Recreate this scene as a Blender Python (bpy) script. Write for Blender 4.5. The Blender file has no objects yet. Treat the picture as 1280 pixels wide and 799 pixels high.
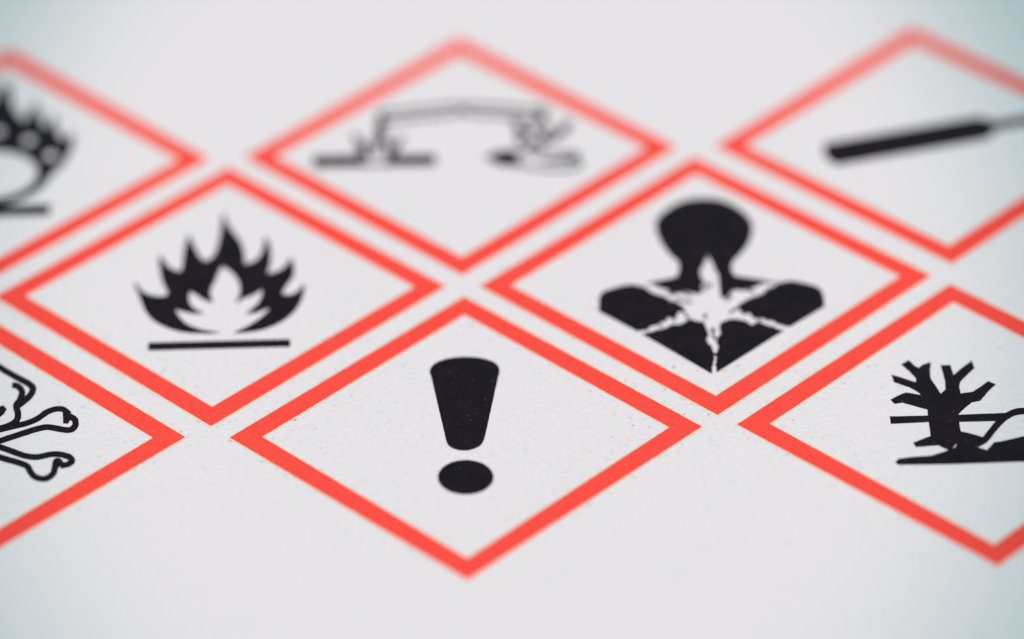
import bpy, math, random
from mathutils import Vector

# ---------------------------------------------------------------- camera, light, exposure
U = 0.014                                    # half diagonal of one printed diamond, metres
S = bpy.context.scene
C = S.collection

cam_data = bpy.data.cameras.new("camera")
cam_data.sensor_width = 36.0
cam_data.lens = 155.356
cam_data.clip_start = 0.005
cam_data.clip_end = 20.0
cam_data.dof.use_dof = True
cam_data.dof.focus_distance = 0.26321
cam_data.dof.aperture_fstop = (cam_data.lens / 1000.0) / 0.013068
cam = bpy.data.objects.new("camera", cam_data)
C.objects.link(cam)
cam.location = [c * U for c in (0.15845, -15.01327, 11.203)]
cam.rotation_euler = [math.radians(a) for a in (54.71, 1.002, -0.8905)]
S.camera = cam

S.view_settings.view_transform = 'Standard'
S.view_settings.look = 'None'
S.view_settings.exposure = 0.0
S.view_settings.gamma = 1.0

world = bpy.data.worlds.new("World")
S.world = world
world.use_nodes = True
bg = world.node_tree.nodes["Background"]
bg.inputs["Color"].default_value = (0.520, 0.725, 0.748, 1.0)      # cool even light of the room
bg.inputs["Strength"].default_value = 1.0

lamp_data = bpy.data.lights.new("vignette_spot", 'SPOT')             # added warm spot; its faded rim imitates the lens darkening the corners
lamp_data.color = (1.0, 0.645, 0.66)
lamp_data.energy = 4.9
lamp_data.spot_size = math.radians(19.4)
lamp_data.spot_blend = 0.66
lamp_data.shadow_soft_size = 0.003
lamp = bpy.data.objects.new("vignette_spot", lamp_data)
C.objects.link(lamp)
lamp.location = (0.127 * U, 1.42 * U, 0.45)
lamp.scale = (0.541, 1.0, 1.0)

# ---------------------------------------------------------------- materials
def nodes(name):
    m = bpy.data.materials.new(name)
    m.use_nodes = True
    nt = m.node_tree
    return m, nt, nt.nodes["Principled BSDF"]

def coords(nt, scale=1.0):
    g = nt.nodes.new("ShaderNodeNewGeometry")
    v = nt.nodes.new("ShaderNodeVectorMath"); v.operation = 'SCALE'
    v.inputs["Scale"].default_value = scale
    nt.links.new(g.outputs["Position"], v.inputs[0])
    return v.outputs[0]

def noise(nt, vec, scale, detail=3.0, rough=0.6):
    n = nt.nodes.new("ShaderNodeTexNoise")
    n.inputs["Scale"].default_value = scale
    n.inputs["Detail"].default_value = detail
    n.inputs["Roughness"].default_value = rough
    nt.links.new(vec, n.inputs["Vector"])
    return n.outputs["Fac"]

def ramp(nt, fac, stops):
    r = nt.nodes.new("ShaderNodeValToRGB")
    e = r.color_ramp.elements
    e[0].position, e[0].color = stops[0]
    e[1].position, e[1].color = stops[-1]
    for p, c in stops[1:-1]:
        k = e.new(p); k.color = c
    nt.links.new(fac, r.inputs["Fac"])
    return r.outputs["Color"]

def mix(nt, fac, a, b, mode='MIX'):
    m = nt.nodes.new("ShaderNodeMix"); m.data_type = 'RGBA'; m.blend_type = mode
    for sock, val in ((m.inputs[0], fac), (m.inputs[6], a), (m.inputs[7], b)):
        if isinstance(val, (int, float, tuple)): sock.default_value = val
        else: nt.links.new(val, sock)
    return m.outputs[2]

def bump(nt, bsdf, height, strength, dist):
    b = nt.nodes.new("ShaderNodeBump")
    b.inputs["Strength"].default_value = strength
    b.inputs["Distance"].default_value = dist
    nt.links.new(height, b.inputs["Height"])
    nt.links.new(b.outputs["Normal"], bsdf.inputs["Normal"])

def paper_material():
    m, nt, p = nodes("coated_paper")
    v = coords(nt, 1.0 / U)
    col = ramp(nt, noise(nt, v, 42.0, 4.0, 0.65), [(0.3, (0.665, 0.657, 0.657, 1)), (0.7, (0.74, 0.731, 0.731, 1))])
    # stray toner specks of the printer's cyan, magenta and yellow
    vo = nt.nodes.new("ShaderNodeTexVoronoi"); vo.inputs["Scale"].default_value = 28.0
    nt.links.new(v, vo.inputs["Vector"])
    sep = nt.nodes.new("ShaderNodeSeparateColor"); nt.links.new(vo.outputs["Color"], sep.inputs[0])
    pick = ramp(nt, sep.outputs[0], [(0.78, (0, 0, 0, 1)), (0.90, (1, 1, 1, 1))])
    dot = ramp(nt, vo.outputs["Distance"], [(0.18, (1, 1, 1, 1)), (0.5, (0, 0, 0, 1))])
    patch = ramp(nt, noise(nt, v, 2.6, 2.0), [(0.42, (0, 0, 0, 1)), (0.66, (1, 1, 1, 1))])
    f = mix(nt, 1.0, mix(nt, 1.0, pick, dot, 'MULTIPLY'), patch, 'MULTIPLY')
    tint = ramp(nt, sep.outputs[1], [(0.0, (0.53, 0.64, 0.72, 1)), (0.5, (0.58, 0.69, 0.69, 1)), (0.75, (0.72, 0.63, 0.69, 1)), (1.0, (0.71, 0.69, 0.56, 1))])
    col = mix(nt, f, col, tint)
    nt.links.new(col, p.inputs["Base Color"])
    p.inputs["Roughness"].default_value = 0.85
    p.inputs["Specular IOR Level"].default_value = 0.1
    bump(nt, p, noise(nt, v, 46.0, 3.0), 0.12, 0.00004)
    return m

def red_material():
    m, nt, p = nodes("red_toner")
    v = coords(nt, 1.0 / U)
    col = ramp(nt, noise(nt, v, 60.0, 4.0, 0.7), [(0.3, (0.84, 0.050, 0.032, 1)), (0.7, (0.90, 0.082, 0.060, 1))])
    nt.links.new(col, p.inputs["Base Color"])
    p.inputs["Roughness"].default_value = 0.6
    p.inputs["Specular IOR Level"].default_value = 0.1
    bump(nt, p, noise(nt, v, 90.0, 3.0), 0.3, 0.00004)
    return m

def yellow_material():
    m, nt, p = nodes("yellow_toner")
    v = coords(nt, 1.0 / U)
    col = ramp(nt, noise(nt, v, 14.0, 4.0, 0.7), [(0.32, (0.70, 0.69, 0.67, 1)), (0.62, (0.76, 0.61, 0.37, 1))])
    nt.links.new(col, p.inputs["Base Color"])
    p.inputs["Roughness"].default_value = 0.85
    p.inputs["Specular IOR Level"].default_value = 0.1
    return m

def black_material():
    m, nt, p = nodes("black_toner")
    v = coords(nt, 1.0 / U)
    col = ramp(nt, noise(nt, v, 9.0, 4.0, 0.7), [(0.3, (0.0036, 0.0034, 0.0058, 1)), (0.75, (0.0135, 0.0062, 0.0135, 1))])
    vo = nt.nodes.new("ShaderNodeTexVoronoi"); vo.inputs["Scale"].default_value = 95.0
    nt.links.new(v, vo.inputs["Vector"])
    sep = nt.nodes.new("ShaderNodeSeparateColor"); nt.links.new(vo.outputs["Color"], sep.inputs[0])
    pick = ramp(nt, sep.outputs[0], [(0.955, (0, 0, 0, 1)), (0.985, (1, 1, 1, 1))])
    dot = ramp(nt, vo.outputs["Distance"], [(0.1, (1, 1, 1, 1)), (0.4, (0, 0, 0, 1))])
    f = mix(nt, 1.0, pick, dot, 'MULTIPLY')
    col = mix(nt, f, col, (0.10, 0.09, 0.10, 1))                # sparse tiny grey dots scattered over the toner
    nt.links.new(col, p.inputs["Base Color"])
    p.inputs["Roughness"].default_value = 0.5
    p.inputs["Specular IOR Level"].default_value = 0.05
    bump(nt, p, noise(nt, v, 80.0, 3.0), 0.5, 0.00006)
    return m

def dust_material():
    m, nt, p = nodes("stray_cyan_toner")
    v = coords(nt, 1.0 / U)
    col = ramp(nt, noise(nt, v, 30.0, 2.0), [(0.35, (0.46, 0.56, 0.64, 1)), (0.65, (0.62, 0.66, 0.69, 1))])
    nt.links.new(col, p.inputs["Base Color"])
    p.inputs["Roughness"].default_value = 0.85
    p.inputs["Specular IOR Level"].default_value = 0.1
    return m

PAPER, RED, YELLOW, BLACK = paper_material(), red_material(), yellow_material(), black_material()
CYAN = dust_material()

# ---------------------------------------------------------------- printed shapes
rng = random.Random(4)

def roughen(pts, step=0.008, amount=0.0004):
    """split long edges and let the toner edge wander a little"""
    out = []
    n = len(pts)
    for i in range(n):
        a, b = pts[i], pts[(i + 1) % n]
        k = max(1, int(math.hypot(b[0] - a[0], b[1] - a[1]) / step))
        for j in range(k):
            t = j / k
            out.append((a[0] + (b[0] - a[0]) * t + rng.gauss(0, amount), a[1] + (b[1] - a[1]) * t + rng.gauss(0, amount)))
    return out

def film(name, loops, z0, z1, material, parent):
    """a flat filled outline with holes, as a thin closed film between heights z0 and z1"""
    cu = bpy.data.curves.new(name, 'CURVE')
    cu.dimensions = '2D'
    cu.fill_mode = 'BOTH'
    cu.extrude = (z1 - z0) / 2
    for lp in loops:
        sp = cu.splines.new('POLY')
        sp.points.add(len(lp) - 1)
        for q, (x, y) in zip(sp.points, lp):
            q.co = (x * U, y * U, 0, 1)
        sp.use_cyclic_u = True
    tmp = bpy.data.objects.new(name, cu)
    C.objects.link(tmp)
    me = bpy.data.meshes.new_from_object(tmp.evaluated_get(bpy.context.evaluated_depsgraph_get()))
    bpy.data.objects.remove(tmp)
    bpy.data.curves.remove(cu)
    me.name = name
    mid = (z0 + z1) / 2
    for v in me.vertices:
        v.co.z += mid
    me.materials.clear(); me.materials.append(material)
    o = bpy.data.objects.new(name, me)
    C.objects.link(o)
    o.parent = parent
    return o

def diamond(h):
    return [(0, h), (h, 0), (0, -h), (-h, 0)]

MM = 0.001
def dust(root):
    """stray toner grains scattered along both edges of the red border"""
    vs, fs = [], []
    for _ in range(420):
        t, side = rng.random(), rng.randrange(4)
        if rng.random() < 0.3: h = 1.012 + abs(rng.gauss(0, 0.022))
        else: h = INNER - 0.012 - min(0.4, abs(rng.gauss(0, 0.085)))
        c = [(0, h), (h, 0), (0, -h), (-h, 0)]
        a, b = c[side], c[(side + 1) % 4]
        x, y = a[0] + (b[0] - a[0]) * t, a[1] + (b[1] - a[1]) * t
        r = min(0.0105, 0.0032 + rng.expovariate(1 / 0.0020)); n = 7; k = len(vs); th = rng.random() * 6.28
        for i in range(n):
            q = r * rng.uniform(0.6, 1.2)
            vs.append(((x + q * math.cos(th + i * 6.283 / n)) * U, (y + 0.75 * q * math.sin(th + i * 6.283 / n)) * U, 0.009 * MM))
        fs.append(list(range(k, k + n)))
    me = bpy.data.meshes.new("toner_dust")
    me.from_pydata(vs, [], fs)
    me.materials.append(CYAN)
    o = bpy.data.objects.new("toner_dust", me)
    C.objects.link(o)
    o.parent = root
    o["kind"] = "stuff"

def sign(label, centre, symbol):
    root = bpy.data.objects.new("hazard_sign", None)
    root.empty_display_size = 0.005
    C.objects.link(root)
    root.location = (centre[0] * U, centre[1] * U, 0)
    root["label"] = label
    root["category"] = "hazard sign"
    root["group"] = "red diamond hazard signs printed on the sheet"
    film("white_panel", [diamond(INNER - 0.012)], 0.001 * MM, 0.006 * MM, PAPER, root)
    film("yellow_fringe", [roughen(diamond(1.0125)), roughen(diamond(INNER - 0.0125))], 0.001 * MM, 0.012 * MM, YELLOW, root)
    film("red_border", [roughen(diamond(1.0)), roughen(diamond(INNER))], 0.001 * MM, 0.022 * MM, RED, root)
    for k, (name, outer, holes) in enumerate(symbol):
        film(name, [roughen(outer)] + [roughen(h) for h in holes], 0.001 * MM, (0.024 + 0.0015 * k) * MM, BLACK, root)
    dust(root)
    return root

# ---------------------------------------------------------------- the sheet
def sheet():
    import bmesh
    bm = bmesh.new()
    x0, x1, y0, y1, t = -0.15, 0.15, -0.075, 0.135, 0.0004
    vs = [bm.verts.new((x, y, z)) for z in (-t, 0) for x, y in ((x0, y0), (x1, y0), (x1, y1), (x0, y1))]
    for f in ((3, 2, 1, 0), (4, 5, 6, 7), (0, 1, 5, 4), (1, 2, 6, 5), (2, 3, 7, 6), (3, 0, 4, 7)):
        bm.faces.new([vs[i] for i in f])
    me = bpy.data.meshes.new("paper_surface")
    bm.to_mesh(me); bm.free()
    me.materials.append(PAPER)
    o = bpy.data.objects.new("paper_surface", me)
    C.objects.link(o)
    o["kind"] = "structure"
    o["label"] = "smooth white sheet that the red diamond signs are printed on"
    return o

sheet()

# ---------------------------------------------------------------- the eight signs (outlines in half diagonals from each sign's centre)
INNER = 0.8638
SIGNS = [
    ('red-bordered white diamond with one big black exclamation mark', (0.0, 0.0), [
        ('tapered_stroke', [(-0.147, 0.4104),(-0.1495, 0.42),(-0.1526, 0.4343),(-0.1527, 0.4502),(-0.1487, 0.4673),(-0.1415, 0.4858),(-0.1302, 0.5024),(-0.1139, 0.5162),(-0.0937, 0.5278),(-0.072, 0.5366),(-0.0488, 0.5422),(-0.0242, 0.5449),(0.0005, 0.5453),(0.0251, 0.5435),(0.0497, 0.5394),(0.0727, 0.5325),(0.0945, 0.5224),(0.1145, 0.5096),(0.1304, 0.4954),(0.1406, 0.4797),(0.1463, 0.4628),(0.1494, 0.4464),(0.1491, 0.4296),(0.1463, 0.4134),(0.144, 0.4023),(0.0775, -0.0548),(0.0742, -0.0654),(0.0694, -0.0802),(0.0629, -0.0937),(0.0546, -0.1039),(0.0448, -0.1125),(0.034, -0.1196),(0.022, -0.1251),(0.009, -0.129),(-0.0042, -0.1307),(-0.0173, -0.1297),(-0.0303, -0.1264),(-0.0422, -0.1213),(-0.053, -0.1148),(-0.0628, -0.1064),(-0.0708, -0.0963),(-0.0766, -0.0825),(-0.0805, -0.0673),(-0.083, -0.0564)], []),
        ('dot', [(0.114, -0.3202),(0.1123, -0.3387),(0.1078, -0.3566),(0.1006, -0.3735),(0.0909, -0.389),(0.0789, -0.4026),(0.0649, -0.4141),(0.0493, -0.4232),(0.0324, -0.4296),(0.0146, -0.4332),(-0.0036, -0.434),(-0.0217, -0.4318),(-0.0394, -0.4269),(-0.0562, -0.4191),(-0.0717, -0.4089),(-0.0855, -0.3963),(-0.0973, -0.3818),(-0.1068, -0.3656),(-0.1138, -0.3482),(-0.118, -0.33),(-0.1194, -0.3113),(-0.1179, -0.2928),(-0.1136, -0.2748),(-0.1065, -0.2577),(-0.0969, -0.2421),(-0.0849, -0.2283),(-0.0709, -0.2166),(-0.0551, -0.2074),(-0.0381, -0.2008),(-0.0202, -0.1971),(-0.0018, -0.1963),(0.0165, -0.1985),(0.0344, -0.2036),(0.0513, -0.2115),(0.0669, -0.2219),(0.0807, -0.2346),(0.0925, -0.2494),(0.1019, -0.2657),(0.1087, -0.2832),(0.1128, -0.3016)], []),
    ]),
    ('red-bordered diamond with a black flame standing on a straight black line', (-1.08332, 1.08516), [
        ('flame', [(-0.3864, 0.097),(-0.3713, 0.0717),(-0.3635, 0.0501),(-0.3548, 0.0312),(-0.3459, 0.0179),(-0.336, 0.0067),(-0.3243, -0.003),(-0.3097, -0.0123),(-0.2932, -0.0201),(-0.2777, -0.0248),(-0.2628, -0.0259),(-0.2486, -0.0241),(-0.2392, -0.0206),(-0.2349, -0.0146),(-0.2328, -0.005),(-0.2317, 0.0012),(-0.2378, 0.0181),(-0.2471, 0.0445),(-0.2556, 0.071),(-0.2616, 0.0945),(-0.2667, 0.1179),(-0.2712, 0.1428),(-0.2754, 0.1715),(-0.279, 0.2016),(-0.282, 0.2287),(-0.2841, 0.2521),(-0.2855, 0.2723),(-0.2829, 0.2986),(-0.2658, 0.2665),(-0.2536, 0.2356),(-0.2412, 0.2101),(-0.2293, 0.1946),(-0.217, 0.1836),(-0.2052, 0.1751),(-0.1935, 0.169),(-0.1822, 0.1654),(-0.1807, 0.1699),(-0.1792, 0.188),(-0.1779, 0.2111),(-0.1773, 0.2397),(-0.177, 0.2736),(-0.1759, 0.3109),(-0.1729, 0.3567),(-0.169, 0.4056),(-0.1614, 0.4522),(-0.1477, 0.4212),(-0.1385, 0.3919),(-0.1286, 0.3613),(-0.1189, 0.3294),(-0.1087, 0.2967),(-0.0984, 0.2709),(-0.087, 0.2547),(-0.075, 0.2442),(-0.0707, 0.2407),(-0.0651, 0.2465),(-0.0521, 0.2608),(-0.0413, 0.279),(-0.0344, 0.3017),(-0.0292, 0.3296),(-0.0248, 0.3625),(-0.021, 0.4025),(-0.0181, 0.4475),(-0.016, 0.4919),(-0.0148, 0.5381),(-0.0144, 0.5838),(-0.0089, 0.6282),(0.0018, 0.5955),(0.0068, 0.5654),(0.0138, 0.5365),(0.0233, 0.5125),(0.0351, 0.4887),(0.0472, 0.4631),(0.0598, 0.4345),(0.0726, 0.4043),(0.0832, 0.374),(0.0902, 0.3443),(0.095, 0.315),(0.0985, 0.2862),(0.101, 0.2549),(0.1022, 0.2242),(0.1027, 0.2114),(0.1083, 0.2134),(0.1269, 0.2207),(0.1426, 0.2309),(0.154, 0.2455),(0.1638, 0.2642),(0.1715, 0.2839),(0.1764, 0.3037),(0.1792, 0.3246),(0.1814, 0.3467),(0.1834, 0.3726),(0.1848, 0.3994),(0.191, 0.4304),(0.2038, 0.3907),(0.2117, 0.3499),(0.2175, 0.3099),(0.2196, 0.275),(0.2196, 0.2412),(0.218, 0.2088),(0.214, 0.1752),(0.2085, 0.1431),(0.2063, 0.1312),(0.2116, 0.1329),(0.2325, 0.1401),(0.2506, 0.149),(0.2634, 0.1599),(0.2743, 0.173),(0.2836, 0.1877),(0.2914, 0.2066),(0.2976, 0.2276),(0.3084, 0.2534),(0.3178, 0.2211),(0.3231, 0.1912),(0.3265, 0.1628),(0.3269, 0.1399),(0.3255, 0.1186),(0.3214, 0.0973),(0.3138, 0.076),(0.3039, 0.0554),(0.2948, 0.0346),(0.2863, 0.0098),(0.2783, -0.0159),(0.2744, -0.0287),(0.2808, -0.0314),(0.2965, -0.0374),(0.3101, -0.0388),(0.3219, -0.0335),(0.3344, -0.0232),(0.3452, -0.011),(0.3538, 0.0045),(0.3609, 0.0225),(0.3742, 0.0455),(0.3754, 0.0071),(0.372, -0.0297),(0.3671, -0.0649),(0.3607, -0.0944),(0.3528, -0.1222),(0.3432, -0.1483),(0.332, -0.1729),(0.3192, -0.1958),(0.3045, -0.2171),(0.2879, -0.2367),(0.2694, -0.2546),(0.2493, -0.2709),(0.2276, -0.2858),(0.2039, -0.2992),(0.1774, -0.31),(0.144, -0.3171),(0.1086, -0.3214),(0.0715, -0.3227),(0.0929, -0.3023),(0.1124, -0.2868),(0.131, -0.2706),(0.1471, -0.2544),(0.1626, -0.2373),(0.1762, -0.2211),(0.187, -0.2069),(0.1959, -0.1935),(0.2044, -0.1792),(0.214, -0.161),(0.2233, -0.1418),(0.2259, -0.1388),(0.214, -0.1436),(0.2012, -0.1487),(0.19, -0.1559),(0.1783, -0.1649),(0.1657, -0.1724),(0.1519, -0.1757),(0.139, -0.1765),(0.1192, -0.1766),(0.1338, -0.1551),(0.146, -0.1381),(0.1568, -0.1218),(0.1646, -0.1087),(0.171, -0.0963),(0.1763, -0.0825),(0.1806, -0.0657),(0.1838, -0.047),(0.1863, -0.0285),(0.188, -0.009),(0.1888, 0.0074),(0.1845, 0.0028),(0.1746, -0.0074),(0.1649, -0.0178),(0.1543, -0.0289),(0.1428, -0.039),(0.1303, -0.0464),(0.1181, -0.0521),(0.1077, -0.0584),(0.0979, -0.0678),(0.0884, -0.0789),(0.0705, -0.0934),(0.0759, -0.0705),(0.0818, -0.0563),(0.0861, -0.0381),(0.0881, -0.0133),(0.0885, 0.0161),(0.0864, 0.0439),(0.081, 0.0686),(0.0731, 0.0921),(0.0644, 0.1135),(0.0555, 0.132),(0.0458, 0.1482),(0.0353, 0.1628),(0.0219, 0.177),(0.0073, 0.19),(0.0032, 0.1935),(0.0054, 0.1986),(0.0015, 0.1896),(-0.0038, 0.1765),(-0.0089, 0.1603),(-0.0133, 0.1391),(-0.0176, 0.1141),(-0.0223, 0.0904),(-0.028, 0.0705),(-0.034, 0.0526),(-0.0384, 0.0351),(-0.0411, 0.0172),(-0.0423, -0.0007),(-0.0417, -0.0187),(-0.0378, -0.0397),(-0.0319, -0.0613),(-0.0261, -0.0883),(-0.0467, -0.0775),(-0.0609, -0.0685),(-0.0747, -0.0579),(-0.0853, -0.0459),(-0.0946, -0.0334),(-0.1044, -0.0215),(-0.1173, -0.0092),(-0.1313, 0.003),(-0.1332, -0.0001),(-0.1358, -0.022),(-0.1364, -0.0432),(-0.1344, -0.0619),(-0.1304, -0.0803),(-0.1249, -0.097),(-0.1171, -0.1123),(-0.1077, -0.1262),(-0.0981, -0.1376),(-0.0878, -0.1462),(-0.077, -0.1527),(-0.0603, -0.1658),(-0.0829, -0.1686),(-0.0984, -0.1681),(-0.1151, -0.1656),(-0.1318, -0.1598),(-0.1487, -0.1524),(-0.1647, -0.1453),(-0.1807, -0.1384),(-0.1962, -0.1317),(-0.1926, -0.1344),(-0.1839, -0.1562),(-0.1745, -0.1777),(-0.1657, -0.1969),(-0.1563, -0.2156),(-0.145, -0.2325),(-0.1305, -0.2479),(-0.1138, -0.2621),(-0.0972, -0.2741),(-0.0817, -0.2832),(-0.0662, -0.29),(-0.0504, -0.2958),(-0.0319, -0.3007),(-0.0128, -0.3046),(0.0119, -0.3143),(-0.0196, -0.32),(-0.0474, -0.3204),(-0.076, -0.3192),(-0.1031, -0.3158),(-0.1308, -0.3107),(-0.157, -0.3034),(-0.1806, -0.2939),(-0.2024, -0.2823),(-0.2234, -0.2687),(-0.2444, -0.2525),(-0.2647, -0.2342),(-0.2826, -0.2145),(-0.2972, -0.1944),(-0.3092, -0.1731),(-0.3201, -0.1496),(-0.3301, -0.1225),(-0.339, -0.0932),(-0.347, -0.0648),(-0.3542, -0.0382),(-0.3606, -0.0124),(-0.3671, 0.0126),(-0.3749, 0.0392),(-0.3829, 0.0652)], []),
        ('base_line', [(-0.2992, -0.3797),(0.3212, -0.3776),(0.3226, -0.4344),(-0.2962, -0.4378)], []),
    ]),
    ('red-bordered diamond with a black head and shoulders split by a jagged white star', (1.07153, 1.08018), [
        ('head', [(-0.2615, -0.011),(-0.2682, -0.0075),(-0.2594, -0.0051),(-0.2418, 0.0001),(-0.2071, 0.0099),(-0.1639, 0.0225),(-0.132, 0.0343),(-0.1226, 0.0407),(-0.1221, 0.0441),(-0.1214, 0.0539),(-0.1177, 0.0687),(-0.1147, 0.0852),(-0.1127, 0.1005),(-0.1117, 0.1132),(-0.1116, 0.1245),(-0.1123, 0.1353),(-0.1134, 0.1449),(-0.115, 0.1528),(-0.1186, 0.162),(-0.1259, 0.1744),(-0.1364, 0.1899),(-0.1468, 0.2087),(-0.1558, 0.2294),(-0.1643, 0.2512),(-0.1721, 0.2735),(-0.1794, 0.2959),(-0.1861, 0.3191),(-0.1919, 0.3436),(-0.197, 0.37),(-0.2013, 0.3982),(-0.2032, 0.4265),(-0.2021, 0.4534),(-0.1982, 0.4797),(-0.1905, 0.5053),(-0.1788, 0.5287),(-0.1646, 0.5493),(-0.1497, 0.5682),(-0.134, 0.5867),(-0.1169, 0.6046),(-0.0986, 0.6206),(-0.0795, 0.6341),(-0.0594, 0.6454),(-0.0382, 0.6539),(-0.0144, 0.6581),(0.009, 0.6592),(0.0256, 0.6596),(0.0422, 0.6578),(0.0653, 0.6548),(0.0887, 0.6486),(0.1089, 0.6384),(0.1277, 0.6254),(0.1454, 0.6104),(0.162, 0.593),(0.1773, 0.5737),(0.191, 0.5538),(0.2035, 0.5336),(0.2148, 0.512),(0.2239, 0.4885),(0.2299, 0.4636),(0.2331, 0.4377),(0.2337, 0.4107),(0.2312, 0.3825),(0.2263, 0.3544),(0.2202, 0.3278),(0.2128, 0.3032),(0.2043, 0.2801),(0.1952, 0.2585),(0.1855, 0.2378),(0.1753, 0.2185),(0.1653, 0.2008),(0.1553, 0.1849),(0.1458, 0.1717),(0.1382, 0.1604),(0.133, 0.1511),(0.1294, 0.1432),(0.1265, 0.134),(0.1241, 0.1207),(0.1224, 0.1052),(0.1216, 0.0904),(0.1216, 0.0774),(0.1224, 0.0655),(0.1243, 0.0552),(0.1282, 0.0457),(0.1334, 0.0367),(0.1363, 0.032),(0.3225, -0.0235),(0.3031, -0.0297),(0.2908, -0.031),(0.2834, -0.0231),(0.2773, -0.0252),(0.2663, -0.0297),(0.2569, -0.0283),(0.249, -0.0337),(0.2403, -0.0388),(0.2326, -0.0487),(0.2211, -0.0557),(0.213, -0.0548),(0.2062, -0.0688),(0.1962, -0.0678),(0.1851, -0.0839),(0.1756, -0.0709),(0.1703, -0.0817),(0.1544, -0.0825),(0.144, -0.0771),(0.1332, -0.0768),(0.1272, -0.0736),(0.1227, -0.0825),(0.1123, -0.0881),(0.1053, -0.0939),(0.0998, -0.1048),(0.0945, -0.1217),(0.085, -0.1312),(0.0726, -0.1523),(0.0667, -0.1296),(0.0583, -0.1182),(0.0614, -0.1),(0.0589, -0.0865),(0.0597, -0.0711),(0.0581, -0.0565),(0.0604, -0.04),(0.0585, -0.0234),(0.0607, -0.0075),(0.0561, 0.0084),(0.0597, 0.0269),(0.0593, 0.0418),(0.0546, 0.057),(0.0486, 0.0723),(0.0436, 0.0871),(0.0446, 0.104),(0.0422, 0.1169),(0.0373, 0.1288),(0.0358, 0.1436),(0.0313, 0.1553),(0.0292, 0.1702),(0.0221, 0.1801),(0.0198, 0.194),(0.0172, 0.2),(0.015, 0.1876),(0.0186, 0.1642),(0.005, 0.1545),(-0.0, 0.1397),(-0.0017, 0.1195),(-0.0091, 0.1035),(-0.018, 0.0946),(-0.0194, 0.0777),(-0.0195, 0.0593),(-0.0185, 0.0412),(-0.0161, 0.0261),(-0.013, 0.0118),(-0.0077, -0.003),(-0.0115, -0.0244),(-0.0174, -0.0434),(-0.025, -0.0561),(-0.0155, -0.0765),(-0.0254, -0.0975),(-0.0413, -0.1019),(-0.0507, -0.0936),(-0.0599, -0.0941),(-0.0717, -0.0869),(-0.0764, -0.0796),(-0.0875, -0.0879),(-0.0952, -0.0724),(-0.0997, -0.0742),(-0.1087, -0.0791),(-0.118, -0.0877),(-0.1317, -0.0956),(-0.1421, -0.0885),(-0.1534, -0.0869),(-0.1616, -0.0737),(-0.1687, -0.0654),(-0.1747, -0.0595),(-0.1857, -0.0597),(-0.1975, -0.0496),(-0.2052, -0.0409),(-0.2176, -0.0419),(-0.2244, -0.0279),(-0.2314, -0.0224),(-0.2402, -0.0142),(-0.2479, -0.012)], []),
        ('shoulder', [(-0.334, -0.0148),(-0.3789, -0.0259),(-0.4547, -0.0624),(-0.4757, -0.1051),(-0.4807, -0.2153),(-0.3168, -0.3744),(-0.3043, -0.3708),(-0.2955, -0.3675),(-0.2866, -0.3677),(-0.2739, -0.367),(-0.2641, -0.3544),(-0.2605, -0.3416),(-0.2529, -0.3377),(-0.2428, -0.3354),(-0.2299, -0.3318),(-0.2202, -0.3184),(-0.2172, -0.308),(-0.2114, -0.31),(-0.1987, -0.3069),(-0.1842, -0.2988),(-0.1821, -0.2745),(-0.178, -0.2729),(-0.1725, -0.2797),(-0.1626, -0.2808),(-0.1591, -0.2823),(-0.1484, -0.295),(-0.141, -0.2687),(-0.1353, -0.2523),(-0.1341, -0.2386),(-0.1259, -0.2379),(-0.1215, -0.233),(-0.1202, -0.2367),(-0.1026, -0.2429),(-0.1043, -0.2206),(-0.1027, -0.2038),(-0.1104, -0.1906),(-0.12, -0.1804),(-0.1284, -0.1691),(-0.1377, -0.1568),(-0.1499, -0.1485),(-0.1603, -0.1524),(-0.1644, -0.1502),(-0.1673, -0.1332),(-0.1781, -0.1266),(-0.1846, -0.1223),(-0.1899, -0.1037),(-0.2022, -0.1082),(-0.2071, -0.104),(-0.2159, -0.1005),(-0.2232, -0.0936),(-0.2324, -0.0847),(-0.2415, -0.0826),(-0.2484, -0.0751),(-0.2543, -0.06),(-0.2639, -0.048),(-0.2714, -0.0428),(-0.2789, -0.0278),(-0.2921, -0.0294),(-0.2991, -0.0286),(-0.3084, -0.0158),(-0.3211, -0.0187)], []),
        ('shoulder', [(0.3796, -0.0139),(0.4333, -0.0341),(0.4825, -0.0591),(0.507, -0.0894),(0.5144, -0.1484),(0.5131, -0.2173),(0.3503, -0.3673),(0.3377, -0.3634),(0.3262, -0.3604),(0.3164, -0.3522),(0.3081, -0.3469),(0.296, -0.3445),(0.287, -0.329),(0.2811, -0.3188),(0.2724, -0.3189),(0.2626, -0.3148),(0.2498, -0.3152),(0.2405, -0.3016),(0.2351, -0.2976),(0.2244, -0.3024),(0.2171, -0.2948),(0.2062, -0.3055),(0.1922, -0.2911),(0.1891, -0.2757),(0.1826, -0.265),(0.1801, -0.2549),(0.1742, -0.2554),(0.1678, -0.2523),(0.157, -0.2682),(0.1452, -0.2478),(0.1448, -0.2349),(0.1375, -0.2333),(0.131, -0.2213),(0.1143, -0.216),(0.1317, -0.2072),(0.1365, -0.1923),(0.1467, -0.1767),(0.1581, -0.1734),(0.1653, -0.1608),(0.1775, -0.1483),(0.1876, -0.1496),(0.1949, -0.1368),(0.2069, -0.1288),(0.2206, -0.1252),(0.2273, -0.129),(0.2331, -0.1147),(0.244, -0.1137),(0.2502, -0.1073),(0.257, -0.0944),(0.2638, -0.0784),(0.273, -0.069),(0.2836, -0.062),(0.2919, -0.0628),(0.298, -0.0552),(0.3068, -0.0484),(0.3149, -0.0343),(0.3263, -0.0294),(0.3359, -0.0236)], []),
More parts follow.
